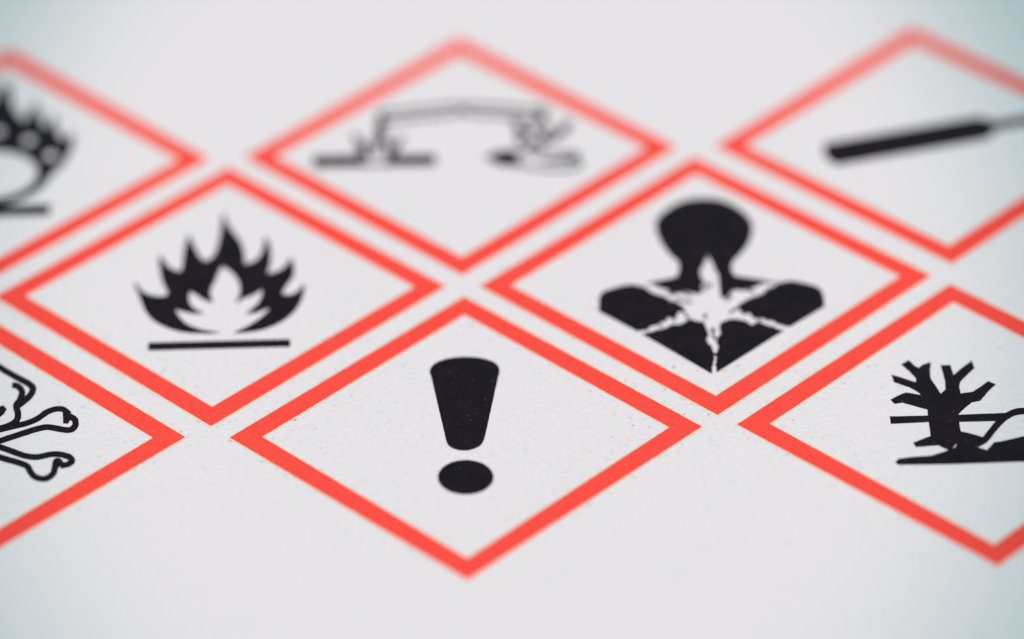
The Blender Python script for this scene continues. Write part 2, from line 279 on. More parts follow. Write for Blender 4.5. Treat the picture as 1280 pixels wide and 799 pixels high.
        ('chest', [(-0.299, -0.3944),(-0.2803, -0.3913),(-0.2703, -0.3827),(-0.2573, -0.3798),(-0.248, -0.3797),(-0.2388, -0.3688),(-0.2275, -0.3656),(-0.2177, -0.3636),(-0.2095, -0.3623),(-0.2007, -0.356),(-0.1906, -0.352),(-0.1823, -0.3475),(-0.1734, -0.3371),(-0.1624, -0.3309),(-0.1492, -0.3249),(-0.1391, -0.331),(-0.1329, -0.3303),(-0.1244, -0.3251),(-0.1147, -0.32),(-0.1059, -0.3116),(-0.0967, -0.3031),(-0.0834, -0.2872),(-0.0709, -0.2986),(-0.0615, -0.3004),(-0.0526, -0.3088),(-0.0454, -0.311),(-0.0341, -0.3097),(-0.0211, -0.3185),(-0.0189, -0.3402),(-0.0148, -0.3579),(-0.0136, -0.3742),(-0.0091, -0.3894),(-0.0088, -0.4072),(-0.0082, -0.4271),(-0.0173, -0.4405),(-0.0182, -0.4541),(-0.0139, -0.4659),(-0.0112, -0.4794),(-0.0043, -0.488),(0.0028, -0.5037),(0.0042, -0.5219),(0.0051, -0.5381),(0.011, -0.5534),(0.0077, -0.5717),(0.0083, -0.5874),(0.0064, -0.6047),(0.0008, -0.6173),(0.0027, -0.6359),(-0.0058, -0.6476),(-0.0046, -0.6614),(-0.0065, -0.6777),(-0.0091, -0.7022)], []),
        ('chest', [(0.3226, -0.3935),(0.3049, -0.3869),(0.2957, -0.3815),(0.2877, -0.3762),(0.2787, -0.357),(0.2653, -0.3628),(0.259, -0.3526),(0.2472, -0.3483),(0.2383, -0.3414),(0.2284, -0.3323),(0.215, -0.3252),(0.2004, -0.331),(0.1926, -0.3443),(0.1853, -0.3451),(0.1788, -0.3448),(0.1742, -0.3334),(0.1662, -0.3184),(0.1552, -0.3154),(0.1473, -0.3076),(0.1366, -0.3054),(0.1288, -0.3037),(0.12, -0.2976),(0.108, -0.2978),(0.1003, -0.3012),(0.091, -0.2977),(0.0792, -0.3047),(0.0714, -0.3125),(0.0623, -0.3137),(0.0502, -0.3215),(0.0459, -0.3425),(0.0416, -0.3612),(0.0427, -0.3787),(0.0456, -0.3925),(0.0418, -0.4126),(0.047, -0.4168),(0.0356, -0.4232),(0.0275, -0.4382),(0.0297, -0.4551),(0.0215, -0.4681),(0.026, -0.4845),(0.0294, -0.4975),(0.0307, -0.51),(0.0243, -0.5223),(0.0249, -0.541),(0.0149, -0.5492),(0.0142, -0.5729),(0.0193, -0.5879),(0.0134, -0.6013),(0.0155, -0.6201),(0.0087, -0.6341),(0.012, -0.6517),(0.012, -0.6674),(0.0116, -0.6937)], []),
        ('ink_fleck', [(-0.1189, -0.0887),(-0.1142, -0.0899),(-0.1075, -0.0916),(-0.1003, -0.0942),(-0.0938, -0.0979),(-0.0873, -0.1043),(-0.0803, -0.1128),(-0.0739, -0.1213),(-0.0694, -0.1271),(-0.0645, -0.1161),(-0.069, -0.1103),(-0.0754, -0.1017),(-0.0829, -0.0927),(-0.0903, -0.0855),(-0.0979, -0.081),(-0.1057, -0.0783),(-0.1126, -0.0765),(-0.1173, -0.0752)], []),
        ('ink_fleck', [(-0.1384, -0.1426),(-0.1322, -0.1454),(-0.1235, -0.1494),(-0.1137, -0.1539),(-0.1045, -0.1584),(-0.0953, -0.1632),(-0.0855, -0.1686),(-0.0768, -0.1735),(-0.0707, -0.177),(-0.0679, -0.1641),(-0.074, -0.1607),(-0.0827, -0.1558),(-0.0925, -0.1503),(-0.1019, -0.1454),(-0.1112, -0.1408),(-0.1211, -0.1363),(-0.1299, -0.1323),(-0.136, -0.1296)], []),
        ('ink_fleck', [(-0.1147, -0.229),(-0.112, -0.2354),(-0.1081, -0.2444),(-0.1038, -0.2546),(-0.1002, -0.2646),(-0.097, -0.2756),(-0.0939, -0.2879),(-0.0912, -0.2992),(-0.0893, -0.3072),(-0.0821, -0.3014),(-0.084, -0.2935),(-0.0868, -0.2821),(-0.09, -0.2693),(-0.0934, -0.2576),(-0.0973, -0.2467),(-0.1017, -0.2361),(-0.1057, -0.2269),(-0.1084, -0.2206)], []),
        ('ink_fleck', [(-0.0104, -0.0194),(-0.0071, -0.0259),(-0.0022, -0.0359),(0.0037, -0.0458),(0.0108, -0.0517),(0.0185, -0.0482),(0.0246, -0.0402),(0.0293, -0.032),(0.0325, -0.0268),(0.0264, -0.0155),(0.0231, -0.0208),(0.0188, -0.0284),(0.0146, -0.0342),(0.0124, -0.0357),(0.0096, -0.0327),(0.0048, -0.0245),(0.0001, -0.0149),(-0.0032, -0.0083)], []),
        ('ink_fleck', [(-0.0177, -0.0601),(-0.0141, -0.0638),(-0.009, -0.0692),(-0.0039, -0.0745),(-0.0003, -0.0782),(0.004, -0.0664),(0.0005, -0.0628),(-0.0047, -0.0574),(-0.0098, -0.052),(-0.0133, -0.0483)], []),
        ('ink_fleck', [(0.0856, -0.0996),(0.0894, -0.1049),(0.0948, -0.1121),(0.0993, -0.1195),(0.1006, -0.1234),(0.0992, -0.1277),(0.0947, -0.1362),(0.0892, -0.1449),(0.0854, -0.1512),(0.0915, -0.1624),(0.0952, -0.1562),(0.101, -0.1471),(0.1067, -0.136),(0.1098, -0.1223),(0.1068, -0.1094),(0.1011, -0.0997),(0.0954, -0.092),(0.0917, -0.0868)], []),
        ('ink_fleck', [(0.0931, -0.2574),(0.0974, -0.2533),(0.1035, -0.2474),(0.1101, -0.241),(0.1158, -0.2353),(0.1207, -0.2304),(0.1252, -0.2256),(0.129, -0.2215),(0.1317, -0.2187),(0.128, -0.2074),(0.1253, -0.2102),(0.1216, -0.2143),(0.1171, -0.219),(0.1123, -0.2239),(0.1067, -0.2294),(0.1001, -0.2358),(0.094, -0.2417),(0.0897, -0.2458)], []),
        ('ink_fleck', [(-0.0229, -0.2549),(-0.0223, -0.2624),(-0.0214, -0.2735),(-0.0205, -0.2845),(-0.0199, -0.292),(-0.0088, -0.2881),(-0.0094, -0.2806),(-0.0103, -0.2695),(-0.0112, -0.2585),(-0.0118, -0.2509)], []),
        ('ink_fleck', [(0.0015, -0.3746),(0.0036, -0.3805),(0.0065, -0.389),(0.0095, -0.3975),(0.0115, -0.4033),(0.0243, -0.3893),(0.0222, -0.3835),(0.0193, -0.375),(0.0163, -0.3664),(0.0143, -0.3606)], []),
        ('ink_fleck', [(0.004, -0.4147),(0.0057, -0.4182),(0.008, -0.4231),(0.0105, -0.4285),(0.0124, -0.4337),(0.0138, -0.4396),(0.0152, -0.4467),(0.0164, -0.4533),(0.0173, -0.4581),(0.0253, -0.453),(0.0244, -0.4483),(0.0232, -0.4414),(0.0217, -0.4337),(0.0198, -0.4264),(0.0175, -0.4198),(0.0148, -0.4137),(0.0123, -0.4086),(0.0107, -0.4052)], []),
        ('ink_fleck', [(0.0441, -0.3671),(0.0462, -0.3772),(0.0491, -0.3916),(0.0516, -0.4065),(0.0524, -0.4177),(0.0511, -0.4257),(0.048, -0.4344),(0.0443, -0.4426),(0.0417, -0.4488),(0.05, -0.4587),(0.0526, -0.4527),(0.0566, -0.4437),(0.0606, -0.4318),(0.0629, -0.4175),(0.0619, -0.4017),(0.0591, -0.3851),(0.0561, -0.3703),(0.0541, -0.3602)], []),
        ('ink_fleck', [(0.1473, -0.2655),(0.1524, -0.264),(0.1599, -0.2617),(0.1674, -0.2595),(0.1725, -0.258),(0.1718, -0.246),(0.1667, -0.2475),(0.1592, -0.2497),(0.1517, -0.252),(0.1466, -0.2535)], []),
        ('ink_fleck', [(-0.1609, -0.2661),(-0.1596, -0.2742),(-0.1577, -0.2862),(-0.1558, -0.2981),(-0.1545, -0.3062),(-0.1484, -0.3028),(-0.1497, -0.2946),(-0.1516, -0.2827),(-0.1535, -0.2708),(-0.1548, -0.2626)], []),
        ('ink_fleck', [(0.2152, -0.3105),(0.2168, -0.3169),(0.2192, -0.3263),(0.2215, -0.3356),(0.2231, -0.342),(0.229, -0.3371),(0.2273, -0.3307),(0.225, -0.3213),(0.2227, -0.3119),(0.221, -0.3055)], []),
        ('ink_fleck', [(-0.2223, -0.3183),(-0.2206, -0.3253),(-0.2181, -0.3355),(-0.2156, -0.3457),(-0.2139, -0.3527),(-0.2081, -0.348),(-0.2098, -0.341),(-0.2122, -0.3308),(-0.2147, -0.3206),(-0.2164, -0.3136)], []),
        ('ink_fleck', [(0.0047, -0.5633),(0.0072, -0.5651),(0.011, -0.5678),(0.0147, -0.5704),(0.0172, -0.5722),(0.0199, -0.5623),(0.0174, -0.5605),(0.0137, -0.5579),(0.01, -0.5552),(0.0074, -0.5534)], []),
        ('ink_fleck', [(-0.1728, -0.0854),(-0.1669, -0.0903),(-0.1584, -0.0975),(-0.1499, -0.1048),(-0.144, -0.1097),(-0.1407, -0.0986),(-0.1465, -0.0936),(-0.155, -0.0864),(-0.1636, -0.0792),(-0.1694, -0.0742)], []),
        ('ink_fleck', [(0.1809, -0.0855),(0.1861, -0.0887),(0.1937, -0.0933),(0.2013, -0.0979),(0.2065, -0.101),(0.2093, -0.0893),(0.2041, -0.0862),(0.1965, -0.0816),(0.1889, -0.077),(0.1837, -0.0738)], []),
    ]),
    ('red-bordered diamond with a bare black tree and fish, cut off by the right edge', (2.15092, 0.00922), [
        ('bare_tree', [(-0.1902, -0.1131),(-0.1887, -0.0166),(-0.1866, 0.0741),(-0.2393, 0.1015),(-0.2874, 0.1279),(-0.3222, 0.1204),(-0.3359, 0.1508),(-0.2966, 0.1829),(-0.2653, 0.2006),(-0.2302, 0.1881),(-0.2051, 0.1783),(-0.2111, 0.1963),(-0.2469, 0.2353),(-0.3115, 0.2764),(-0.317, 0.3327),(-0.2769, 0.3098),(-0.2184, 0.2718),(-0.2132, 0.2976),(-0.2372, 0.3505),(-0.2688, 0.4049),(-0.234, 0.4364),(-0.2081, 0.387),(-0.1949, 0.3769),(-0.1775, 0.3993),(-0.14, 0.4161),(-0.1494, 0.3502),(-0.1513, 0.2958),(-0.134, 0.2407),(-0.1184, 0.1836),(-0.0951, 0.2174),(-0.0921, 0.282),(-0.0994, 0.392),(-0.0584, 0.3929),(-0.051, 0.319),(-0.0163, 0.3625),(0.0376, 0.4216),(0.0434, 0.3639),(0.0089, 0.3206),(-0.0272, 0.2675),(-0.0347, 0.2356),(-0.0337, 0.1837),(0.0191, 0.1939),(0.0544, 0.2281),(0.0918, 0.2684),(0.1234, 0.243),(0.0867, 0.1971),(0.0439, 0.1276),(0.0075, 0.1182),(-0.0282, 0.077),(-0.0575, 0.0357),(-0.0601, -0.0225),(-0.06, -0.0851),(-0.0216, -0.102),(0.0275, -0.1288),(0.0339, -0.165),(-0.011, -0.1993),(-0.0139, -0.2275),(-0.1, -0.2241),(-0.0851, -0.1675),(-0.1083, -0.2074),(-0.1249, -0.2137),(-0.1408, -0.203),(-0.1633, -0.1806),(-0.2582, -0.1886),(-0.2682, -0.1589)], []),
        ('ground_strip', [(-0.3549, -0.2926),(-0.3391, -0.2673),(-0.2902, -0.2585),(-0.2016, -0.2516),(-0.1428, -0.2248),(-0.0965, -0.1985),(-0.0666, -0.1576),(-0.0105, -0.1955),(0.0381, -0.2217),(0.0709, -0.1692),(0.104, -0.1629),(0.202, -0.1297),(0.2944, -0.1088),(0.3813, -0.1336),(0.4396, -0.1783),(0.4976, -0.2228),(0.5484, -0.2779),(0.5438, -0.3139),(0.1834, -0.3073),(-0.1187, -0.3133),(-0.3422, -0.3095)], []),
        ('horizon_line', [(-0.3505, 0.0304),(-0.1795, 0.0305),(-0.1805, -0.0146),(-0.3503, -0.0215)], []),
        ('horizon_line', [(-0.0659, 0.0311),(0.1632, 0.0368),(0.1253, -0.0009),(0.1063, -0.0185),(-0.0693, -0.0194)], []),
        ('fish', [(-0.0029, -0.2034),(0.0066, -0.1966),(0.0169, -0.1894),(0.0289, -0.1801),(0.0405, -0.1688),(0.0502, -0.1557),(0.0585, -0.1421),(0.0659, -0.1288),(0.0734, -0.1158),(0.0817, -0.1019),(0.0903, -0.0873),(0.0988, -0.0731),(0.1073, -0.0599),(0.116, -0.0472),(0.1246, -0.0351),(0.1333, -0.024),(0.1421, -0.014),(0.1514, -0.0047),(0.1609, 0.0037),(0.1704, 0.0109),(0.1798, 0.0165),(0.1889, 0.0202),(0.1982, 0.0225),(0.2088, 0.0241),(0.2214, 0.0254),(0.2358, 0.027),(0.2514, 0.0284),(0.2674, 0.0287),(0.2837, 0.0272),(0.301, 0.0236),(0.3195, 0.0183),(0.3378, 0.0116),(0.3545, 0.0039),(0.3701, -0.0055),(0.3851, -0.0164),(0.3988, -0.028),(0.4102, -0.0391),(0.42, -0.0497),(0.4278, -0.0598),(0.4199, -0.0673),(0.4089, -0.0727),(0.3959, -0.0771),(0.3802, -0.0805),(0.3631, -0.0832),(0.3466, -0.0854),(0.3295, -0.0868),(0.3113, -0.0876),(0.295, -0.0879),(0.2817, -0.0882),(0.2777, -0.1326),(0.2913, -0.1323),(0.3078, -0.132),(0.3265, -0.1313),(0.3445, -0.1297),(0.3617, -0.1275),(0.3795, -0.1246),(0.3969, -0.1208),(0.4124, -0.1156),(0.4262, -0.1088),(0.4391, -0.1003),(0.4511, -0.088),(0.4603, -0.0644),(0.4575, -0.0407),(0.4496, -0.0256),(0.4397, -0.0127),(0.4287, -0.0007),(0.4161, 0.0115),(0.4013, 0.0242),(0.3848, 0.0362),(0.3674, 0.0466),(0.349, 0.0552),(0.3293, 0.0624),(0.3095, 0.0681),(0.2905, 0.072),(0.2721, 0.0737),(0.2544, 0.0734),(0.238, 0.072),(0.2232, 0.0703),(0.2103, 0.0689),(0.1984, 0.0672),(0.1865, 0.0642),(0.1744, 0.0592),(0.1621, 0.0519),(0.1503, 0.043),(0.139, 0.033),(0.1282, 0.0221),(0.1177, 0.0102),(0.1077, -0.0026),(0.0982, -0.0159),(0.0889, -0.0296),(0.0796, -0.0441),(0.0705, -0.0592),(0.0619, -0.0739),(0.0536, -0.088),(0.0456, -0.1017),(0.0385, -0.1146),(0.0319, -0.1255),(0.0255, -0.1342),(0.0174, -0.1421),(0.0073, -0.1499),(-0.0025, -0.1567),(-0.0106, -0.1625)], []),
        ('fish_eye', [(0.2482, -0.0242),(0.2454, -0.033),(0.2396, -0.0399),(0.2317, -0.0433),(0.2236, -0.0422),(0.2172, -0.0368),(0.214, -0.0286),(0.2144, -0.0193),(0.2183, -0.0109),(0.225, -0.005),(0.2331, -0.003),(0.2409, -0.0056),(0.2464, -0.0121),(0.2484, -0.0208)], []),
    ]),
    ('red-bordered diamond with outlined crossbones and skull, mostly beyond the left edge', (-2.18984, 0.01106), [
        ('skull_outline', [(-0.0767, 0.7018),(-0.0602, 0.697),(-0.0407, 0.6915),(-0.0196, 0.6845),(-0.001, 0.6761),(0.0154, 0.6654),(0.032, 0.6522),(0.0483, 0.6379),(0.0638, 0.6241),(0.0775, 0.6119),(0.0898, 0.6005),(0.1016, 0.5888),(0.1136, 0.5764),(0.1254, 0.5631),(0.1372, 0.5488),(0.1503, 0.5333),(0.1656, 0.5166),(0.1837, 0.4986),(0.2037, 0.4795),(0.2238, 0.4608),(0.2423, 0.4437),(0.2592, 0.4286),(0.2752, 0.415),(0.289, 0.4029),(0.2997, 0.3922),(0.3072, 0.3835),(0.3115, 0.3777),(0.3128, 0.3751),(0.3133, 0.3667),(0.3118, 0.3571),(0.3088, 0.3458),(0.305, 0.335),(0.2996, 0.3242),(0.2922, 0.3125),(0.284, 0.301),(0.277, 0.291),(0.2716, 0.2832),(0.2671, 0.2771),(0.2634, 0.2723),(0.2592, 0.2669),(0.2778, 0.2294),(0.2841, 0.2376),(0.288, 0.2427),(0.293, 0.2494),(0.2987, 0.2575),(0.3056, 0.2674),(0.3141, 0.2795),(0.3229, 0.2932),(0.3302, 0.3079),(0.3357, 0.3232),(0.3399, 0.3392),(0.3424, 0.3563),(0.3423, 0.3743),(0.3387, 0.3916),(0.3322, 0.4057),(0.3243, 0.4167),(0.3148, 0.4277),(0.3024, 0.4401),(0.2877, 0.4531),(0.2718, 0.4667),(0.2553, 0.4814),(0.2371, 0.4982),(0.2172, 0.5168),(0.1975, 0.5356),(0.1802, 0.5528),(0.1661, 0.5682),(0.1537, 0.5831),(0.1415, 0.5978),(0.1287, 0.6122),(0.1158, 0.6255),(0.1034, 0.6379),(0.0904, 0.65),(0.0763, 0.6625),(0.0607, 0.6764),(0.0437, 0.6913),(0.0254, 0.7059),(0.0061, 0.7185),(-0.0155, 0.7283),(-0.0382, 0.7359),(-0.0582, 0.7416),(-0.0767, 0.747)], []),
        ('skull_outline', [(0.2355, 0.3832),(0.2425, 0.3813),(0.2477, 0.3801),(0.2518, 0.3785),(0.2546, 0.3762),(0.2583, 0.3712),(0.2629, 0.3637),(0.2665, 0.3561),(0.2683, 0.3499),(0.2688, 0.342),(0.2682, 0.3304),(0.2667, 0.3172),(0.2649, 0.3055),(0.2624, 0.2964),(0.2582, 0.2863),(0.2534, 0.273),(0.2507, 0.2549),(0.2527, 0.2353),(0.257, 0.2191),(0.2608, 0.2065),(0.2628, 0.1969),(0.2636, 0.1876),(0.264, 0.1779),(0.2637, 0.1696),(0.2626, 0.1627),(0.2609, 0.1566),(0.2585, 0.1511),(0.255, 0.1456),(0.2502, 0.14),(0.244, 0.1343),(0.2362, 0.1287),(0.2271, 0.1232),(0.217, 0.118),(0.2055, 0.1131),(0.1924, 0.1084),(0.1789, 0.104),(0.166, 0.1),(0.1565, 0.0971),(0.1493, 0.095),(0.1394, 0.0928),(0.1219, 0.0892),(0.0907, 0.0833),(0.0501, 0.0758),(0.0109, 0.0687),(-0.0197, 0.0632),(-0.0128, 0.0219),(0.0178, 0.0275),(0.057, 0.0345),(0.0976, 0.042),(0.1289, 0.0479),(0.1467, 0.0515),(0.1574, 0.054),(0.1653, 0.0562),(0.175, 0.0592),(0.188, 0.0632),(0.2019, 0.0677),(0.2158, 0.0727),(0.2285, 0.0782),(0.2398, 0.084),(0.2503, 0.0902),(0.2598, 0.0971),(0.2683, 0.1048),(0.2755, 0.1133),(0.2814, 0.1227),(0.2861, 0.1333),(0.2895, 0.1453),(0.2916, 0.1587),(0.2921, 0.1727),(0.2916, 0.1867),(0.2902, 0.2016),(0.2869, 0.2176),(0.2827, 0.2319),(0.2797, 0.2426),(0.2789, 0.2485),(0.2799, 0.2533),(0.2831, 0.2617),(0.2879, 0.2735),(0.2919, 0.2881),(0.2944, 0.3037),(0.2963, 0.32),(0.2971, 0.3376),(0.2956, 0.3561),(0.2908, 0.3737),(0.2841, 0.3883),(0.2768, 0.4003),(0.2691, 0.4104),(0.2599, 0.4179),(0.2509, 0.4217),(0.2443, 0.4233),(0.2357, 0.4256)], []),
        ('bone_outline', [(-0.0059, -0.0349),(0.0195, -0.023),(0.0506, -0.0084),(0.0835, 0.0071),(0.1105, 0.0199),(0.1294, 0.0291),(0.1443, 0.0365),(0.1569, 0.0426),(0.1691, 0.0481),(0.1807, 0.0528),(0.1912, 0.0565),(0.2017, 0.0601),(0.2133, 0.0641),(0.2257, 0.0688),(0.2385, 0.0737),(0.2518, 0.0788),(0.2654, 0.0839),(0.28, 0.089),(0.2956, 0.0941),(0.3114, 0.0998),(0.3262, 0.1064),(0.3392, 0.1139),(0.3511, 0.1219),(0.3621, 0.1306),(0.3728, 0.1403),(0.3831, 0.152),(0.3922, 0.1644),(0.4003, 0.1755),(0.4079, 0.1838),(0.4159, 0.1902),(0.4245, 0.1955),(0.4328, 0.1994),(0.4405, 0.2019),(0.4474, 0.2031),(0.4534, 0.2031),(0.4587, 0.202),(0.4632, 0.1998),(0.4684, 0.195),(0.475, 0.1865),(0.4815, 0.1772),(0.4899, 0.1652),(0.5048, 0.1963),(0.4989, 0.2047),(0.4918, 0.2149),(0.4829, 0.2263),(0.4728, 0.2355),(0.4626, 0.2407),(0.4528, 0.2429),(0.443, 0.2428),(0.4333, 0.2411),(0.4232, 0.2379),(0.4127, 0.2329),(0.4021, 0.2263),(0.3916, 0.218),(0.3817, 0.2071),(0.3727, 0.1949),(0.3644, 0.1834),(0.3559, 0.1737),(0.3467, 0.1654),(0.3369, 0.1576),(0.3264, 0.1505),(0.3149, 0.1439),(0.3016, 0.138),(0.2867, 0.1326),(0.2711, 0.1274),(0.2561, 0.1222),(0.2422, 0.117),(0.2289, 0.1119),(0.2161, 0.107),(0.2039, 0.1024),(0.1927, 0.0984),(0.1821, 0.0949),(0.1711, 0.091),(0.1587, 0.086),(0.1459, 0.0801),(0.133, 0.0738),(0.1181, 0.0664),(0.0993, 0.0573),(0.0723, 0.0446),(0.0394, 0.029),(0.0083, 0.0144),(-0.0159, 0.003)], []),
        ('bone_outline', [(0.4757, 0.1641),(0.482, 0.1595),(0.488, 0.155),(0.4943, 0.1501),(0.4996, 0.1451),(0.5047, 0.1398),(0.5094, 0.1346),(0.5124, 0.1303),(0.5136, 0.1278),(0.5144, 0.124),(0.5148, 0.1174),(0.5145, 0.1102),(0.5137, 0.1045),(0.5124, 0.1),(0.5104, 0.0957),(0.5081, 0.0922),(0.5057, 0.0901),(0.5031, 0.089),(0.499, 0.0885),(0.4932, 0.0889),(0.4863, 0.0899),(0.4783, 0.092),(0.4689, 0.0953),(0.4585, 0.0992),(0.4483, 0.1027),(0.4388, 0.106),(0.4289, 0.1097),(0.4178, 0.1128),(0.4057, 0.1138),(0.3933, 0.1122),(0.3812, 0.1088),(0.3692, 0.1043),(0.357, 0.0993),(0.3442, 0.0935),(0.3309, 0.0867),(0.3176, 0.0797),(0.3045, 0.0728),(0.2915, 0.0659),(0.2782, 0.0589),(0.2653, 0.0519),(0.2529, 0.0453),(0.2417, 0.0392),(0.2313, 0.0335),(0.2208, 0.0277),(0.209, 0.0215),(0.1954, 0.0146),(0.1807, 0.0071),(0.1654, -0.0005),(0.1503, -0.008),(0.1365, -0.0151),(0.1234, -0.0219),(0.1092, -0.0291),(0.092, -0.0374),(0.0682, -0.0481),(0.0397, -0.0607),(0.013, -0.0723),(-0.0083, -0.0816),(0.0016, -0.1205),(0.024, -0.1107),(0.0506, -0.0991),(0.0792, -0.0866),(0.1033, -0.0757),(0.1209, -0.0673),(0.1353, -0.06),(0.1485, -0.0531),(0.1621, -0.0461),(0.1771, -0.0387),(0.1923, -0.0311),(0.2072, -0.0236),(0.2209, -0.0166),(0.2329, -0.0103),(0.2436, -0.0045),(0.2539, 0.0012),(0.2651, 0.0072),(0.2774, 0.0138),(0.2903, 0.0207),(0.3034, 0.0277),(0.3165, 0.0346),(0.3296, 0.0415),(0.3427, 0.0485),(0.3554, 0.0549),(0.3675, 0.0604),(0.379, 0.0651),(0.3899, 0.0691),(0.4, 0.072),(0.4089, 0.0732),(0.4171, 0.0725),(0.4255, 0.0701),(0.4347, 0.0667),(0.4445, 0.0633),(0.4545, 0.0599),(0.4647, 0.056),(0.4751, 0.0524),(0.485, 0.0498),(0.4938, 0.0485),(0.5021, 0.048),(0.5106, 0.0491),(0.519, 0.0527),(0.5263, 0.0592),(0.5322, 0.0676),(0.5367, 0.0775),(0.5399, 0.0885),(0.5417, 0.1008),(0.5421, 0.1141),(0.5411, 0.1281),(0.5381, 0.1426),(0.5324, 0.1553),(0.5258, 0.1648),(0.5193, 0.1721),(0.5132, 0.1785),(0.5063, 0.185),(0.4988, 0.1909),(0.4924, 0.1957),(0.4833, 0.2024)], []),
        ('bone_outline', [(-0.0212, 0.0637),(0.0012, 0.0527),(0.0303, 0.0385),(0.0613, 0.0232),(0.0872, 0.0101),(0.1058, -0.0002),(0.1214, -0.0092),(0.1358, -0.0179),(0.1511, -0.0267),(0.1676, -0.0357),(0.1842, -0.0445),(0.2002, -0.053),(0.215, -0.0609),(0.2276, -0.0679),(0.2387, -0.0742),(0.2498, -0.0806),(0.2623, -0.0878),(0.2771, -0.0971),(0.2937, -0.1077),(0.3109, -0.1182),(0.3276, -0.1264),(0.343, -0.1318),(0.3576, -0.1353),(0.3718, -0.1369),(0.3864, -0.1369),(0.4014, -0.1341),(0.4158, -0.129),(0.4286, -0.1241),(0.4394, -0.1211),(0.4487, -0.1201),(0.457, -0.12),(0.465, -0.1208),(0.4734, -0.1225),(0.4829, -0.1251),(0.4927, -0.1286),(0.5015, -0.1327),(0.508, -0.1369),(0.5124, -0.1412),(0.5158, -0.1458),(0.5122, -0.1509),(0.5086, -0.1542),(0.5039, -0.1567),(0.4968, -0.1588),(0.4893, -0.1604),(0.4805, -0.1624),(0.4869, -0.2018),(0.4961, -0.1997),(0.5042, -0.198),(0.5136, -0.1951),(0.5225, -0.1905),(0.5298, -0.1839),(0.5362, -0.1759),(0.5417, -0.1652),(0.5442, -0.1494),(0.541, -0.1329),(0.5352, -0.1206),(0.5278, -0.1104),(0.5191, -0.102),(0.509, -0.0954),(0.4978, -0.0902),(0.4863, -0.0861),(0.4753, -0.083),(0.4652, -0.081),(0.4552, -0.08),(0.4448, -0.0801),(0.433, -0.0815),(0.4198, -0.0851),(0.4064, -0.0902),(0.3937, -0.0947),(0.3818, -0.097),(0.3701, -0.097),(0.3581, -0.0956),(0.3457, -0.0927),(0.3327, -0.0881),(0.3182, -0.0809),(0.3021, -0.0712),(0.2857, -0.0605),(0.2704, -0.051),(0.2575, -0.0435),(0.2462, -0.037),(0.2349, -0.0306),(0.222, -0.0235),(0.2071, -0.0154),(0.191, -0.0068),(0.1745, 0.002),(0.1583, 0.0108),(0.1434, 0.0193),(0.129, 0.028),(0.1131, 0.0373),(0.0937, 0.0479),(0.0674, 0.0613),(0.0362, 0.0768),(0.007, 0.091),(-0.018, 0.1033)], []),
        ('bone_outline', [(0.5011, -0.1808),(0.4987, -0.172),(0.4962, -0.1625),(0.4927, -0.1512),(0.4875, -0.14),(0.4802, -0.1318),(0.4718, -0.1271),(0.4611, -0.1274),(0.4519, -0.1377),(0.4488, -0.1516),(0.4482, -0.1642),(0.448, -0.1759),(0.4475, -0.1865),(0.4469, -0.1975),(0.4464, -0.2084),(0.4456, -0.2171),(0.4442, -0.2235),(0.4415, -0.2297),(0.4375, -0.2364),(0.433, -0.2421),(0.4288, -0.2461),(0.4249, -0.2484),(0.4206, -0.2497),(0.4159, -0.25),(0.4107, -0.2494),(0.4048, -0.2478),(0.3984, -0.245),(0.3924, -0.2413),(0.3875, -0.2372),(0.3836, -0.2322),(0.3795, -0.2252),(0.3751, -0.2163),(0.3709, -0.2077),(0.3678, -0.2),(0.3647, -0.1901),(0.3595, -0.177),(0.3511, -0.164),(0.3405, -0.1541),(0.3294, -0.1465),(0.318, -0.14),(0.3068, -0.1337),(0.2948, -0.1273),(0.282, -0.1212),(0.2697, -0.1154),(0.259, -0.1102),(0.2508, -0.1061),(0.2443, -0.1028),(0.2373, -0.0991),(0.2275, -0.094),(0.2137, -0.0868),(0.1972, -0.0782),(0.1799, -0.0693),(0.1637, -0.0611),(0.1504, -0.0546),(0.1388, -0.0493),(0.1257, -0.0432),(0.1081, -0.0348),(0.0811, -0.0215),(0.0477, -0.0049),(0.016, 0.0109),(-0.0108, 0.0242),(-0.0142, -0.0162),(0.0099, -0.0282),(0.0416, -0.0439),(0.075, -0.0605),(0.1021, -0.0738),(0.12, -0.0824),(0.1332, -0.0885),(0.1446, -0.0937),(0.1575, -0.0999),(0.1734, -0.108),(0.1905, -0.1168),(0.2069, -0.1254),(0.2207, -0.1326),(0.2305, -0.1376),(0.2376, -0.1413),(0.2442, -0.1447),(0.2527, -0.149),(0.2637, -0.1543),(0.276, -0.16),(0.2882, -0.1659),(0.2995, -0.172),(0.3104, -0.178),(0.3208, -0.184),(0.3294, -0.1898),(0.3351, -0.195),(0.338, -0.1995),(0.3404, -0.2059),(0.3436, -0.2161),(0.3482, -0.2277),(0.3534, -0.2383),(0.3587, -0.2488),(0.3652, -0.2597),(0.3731, -0.2697),(0.3821, -0.2774),(0.3914, -0.2831),(0.4007, -0.2872),(0.4097, -0.2897),(0.4183, -0.2907),(0.427, -0.29),(0.4356, -0.2874),(0.4438, -0.2826),(0.4513, -0.2755),(0.4583, -0.2667),(0.4644, -0.2564),(0.4695, -0.2444),(0.4727, -0.2308),(0.474, -0.2172),(0.4746, -0.2052),(0.4752, -0.1942),(0.4753, -0.1922),(0.4759, -0.1942)], []),
        ('eye_socket', [(0.1757, 0.2403),(0.2094, 0.2554),(0.2261, 0.23),(0.2163, 0.1947),(0.1959, 0.1641),(0.1758, 0.1898)], []),
        ('bone_knob', [(0.4684, 0.1933),(0.4983, 0.1851),(0.5062, 0.1488),(0.4949, 0.1144),(0.4751, 0.1181)], []),
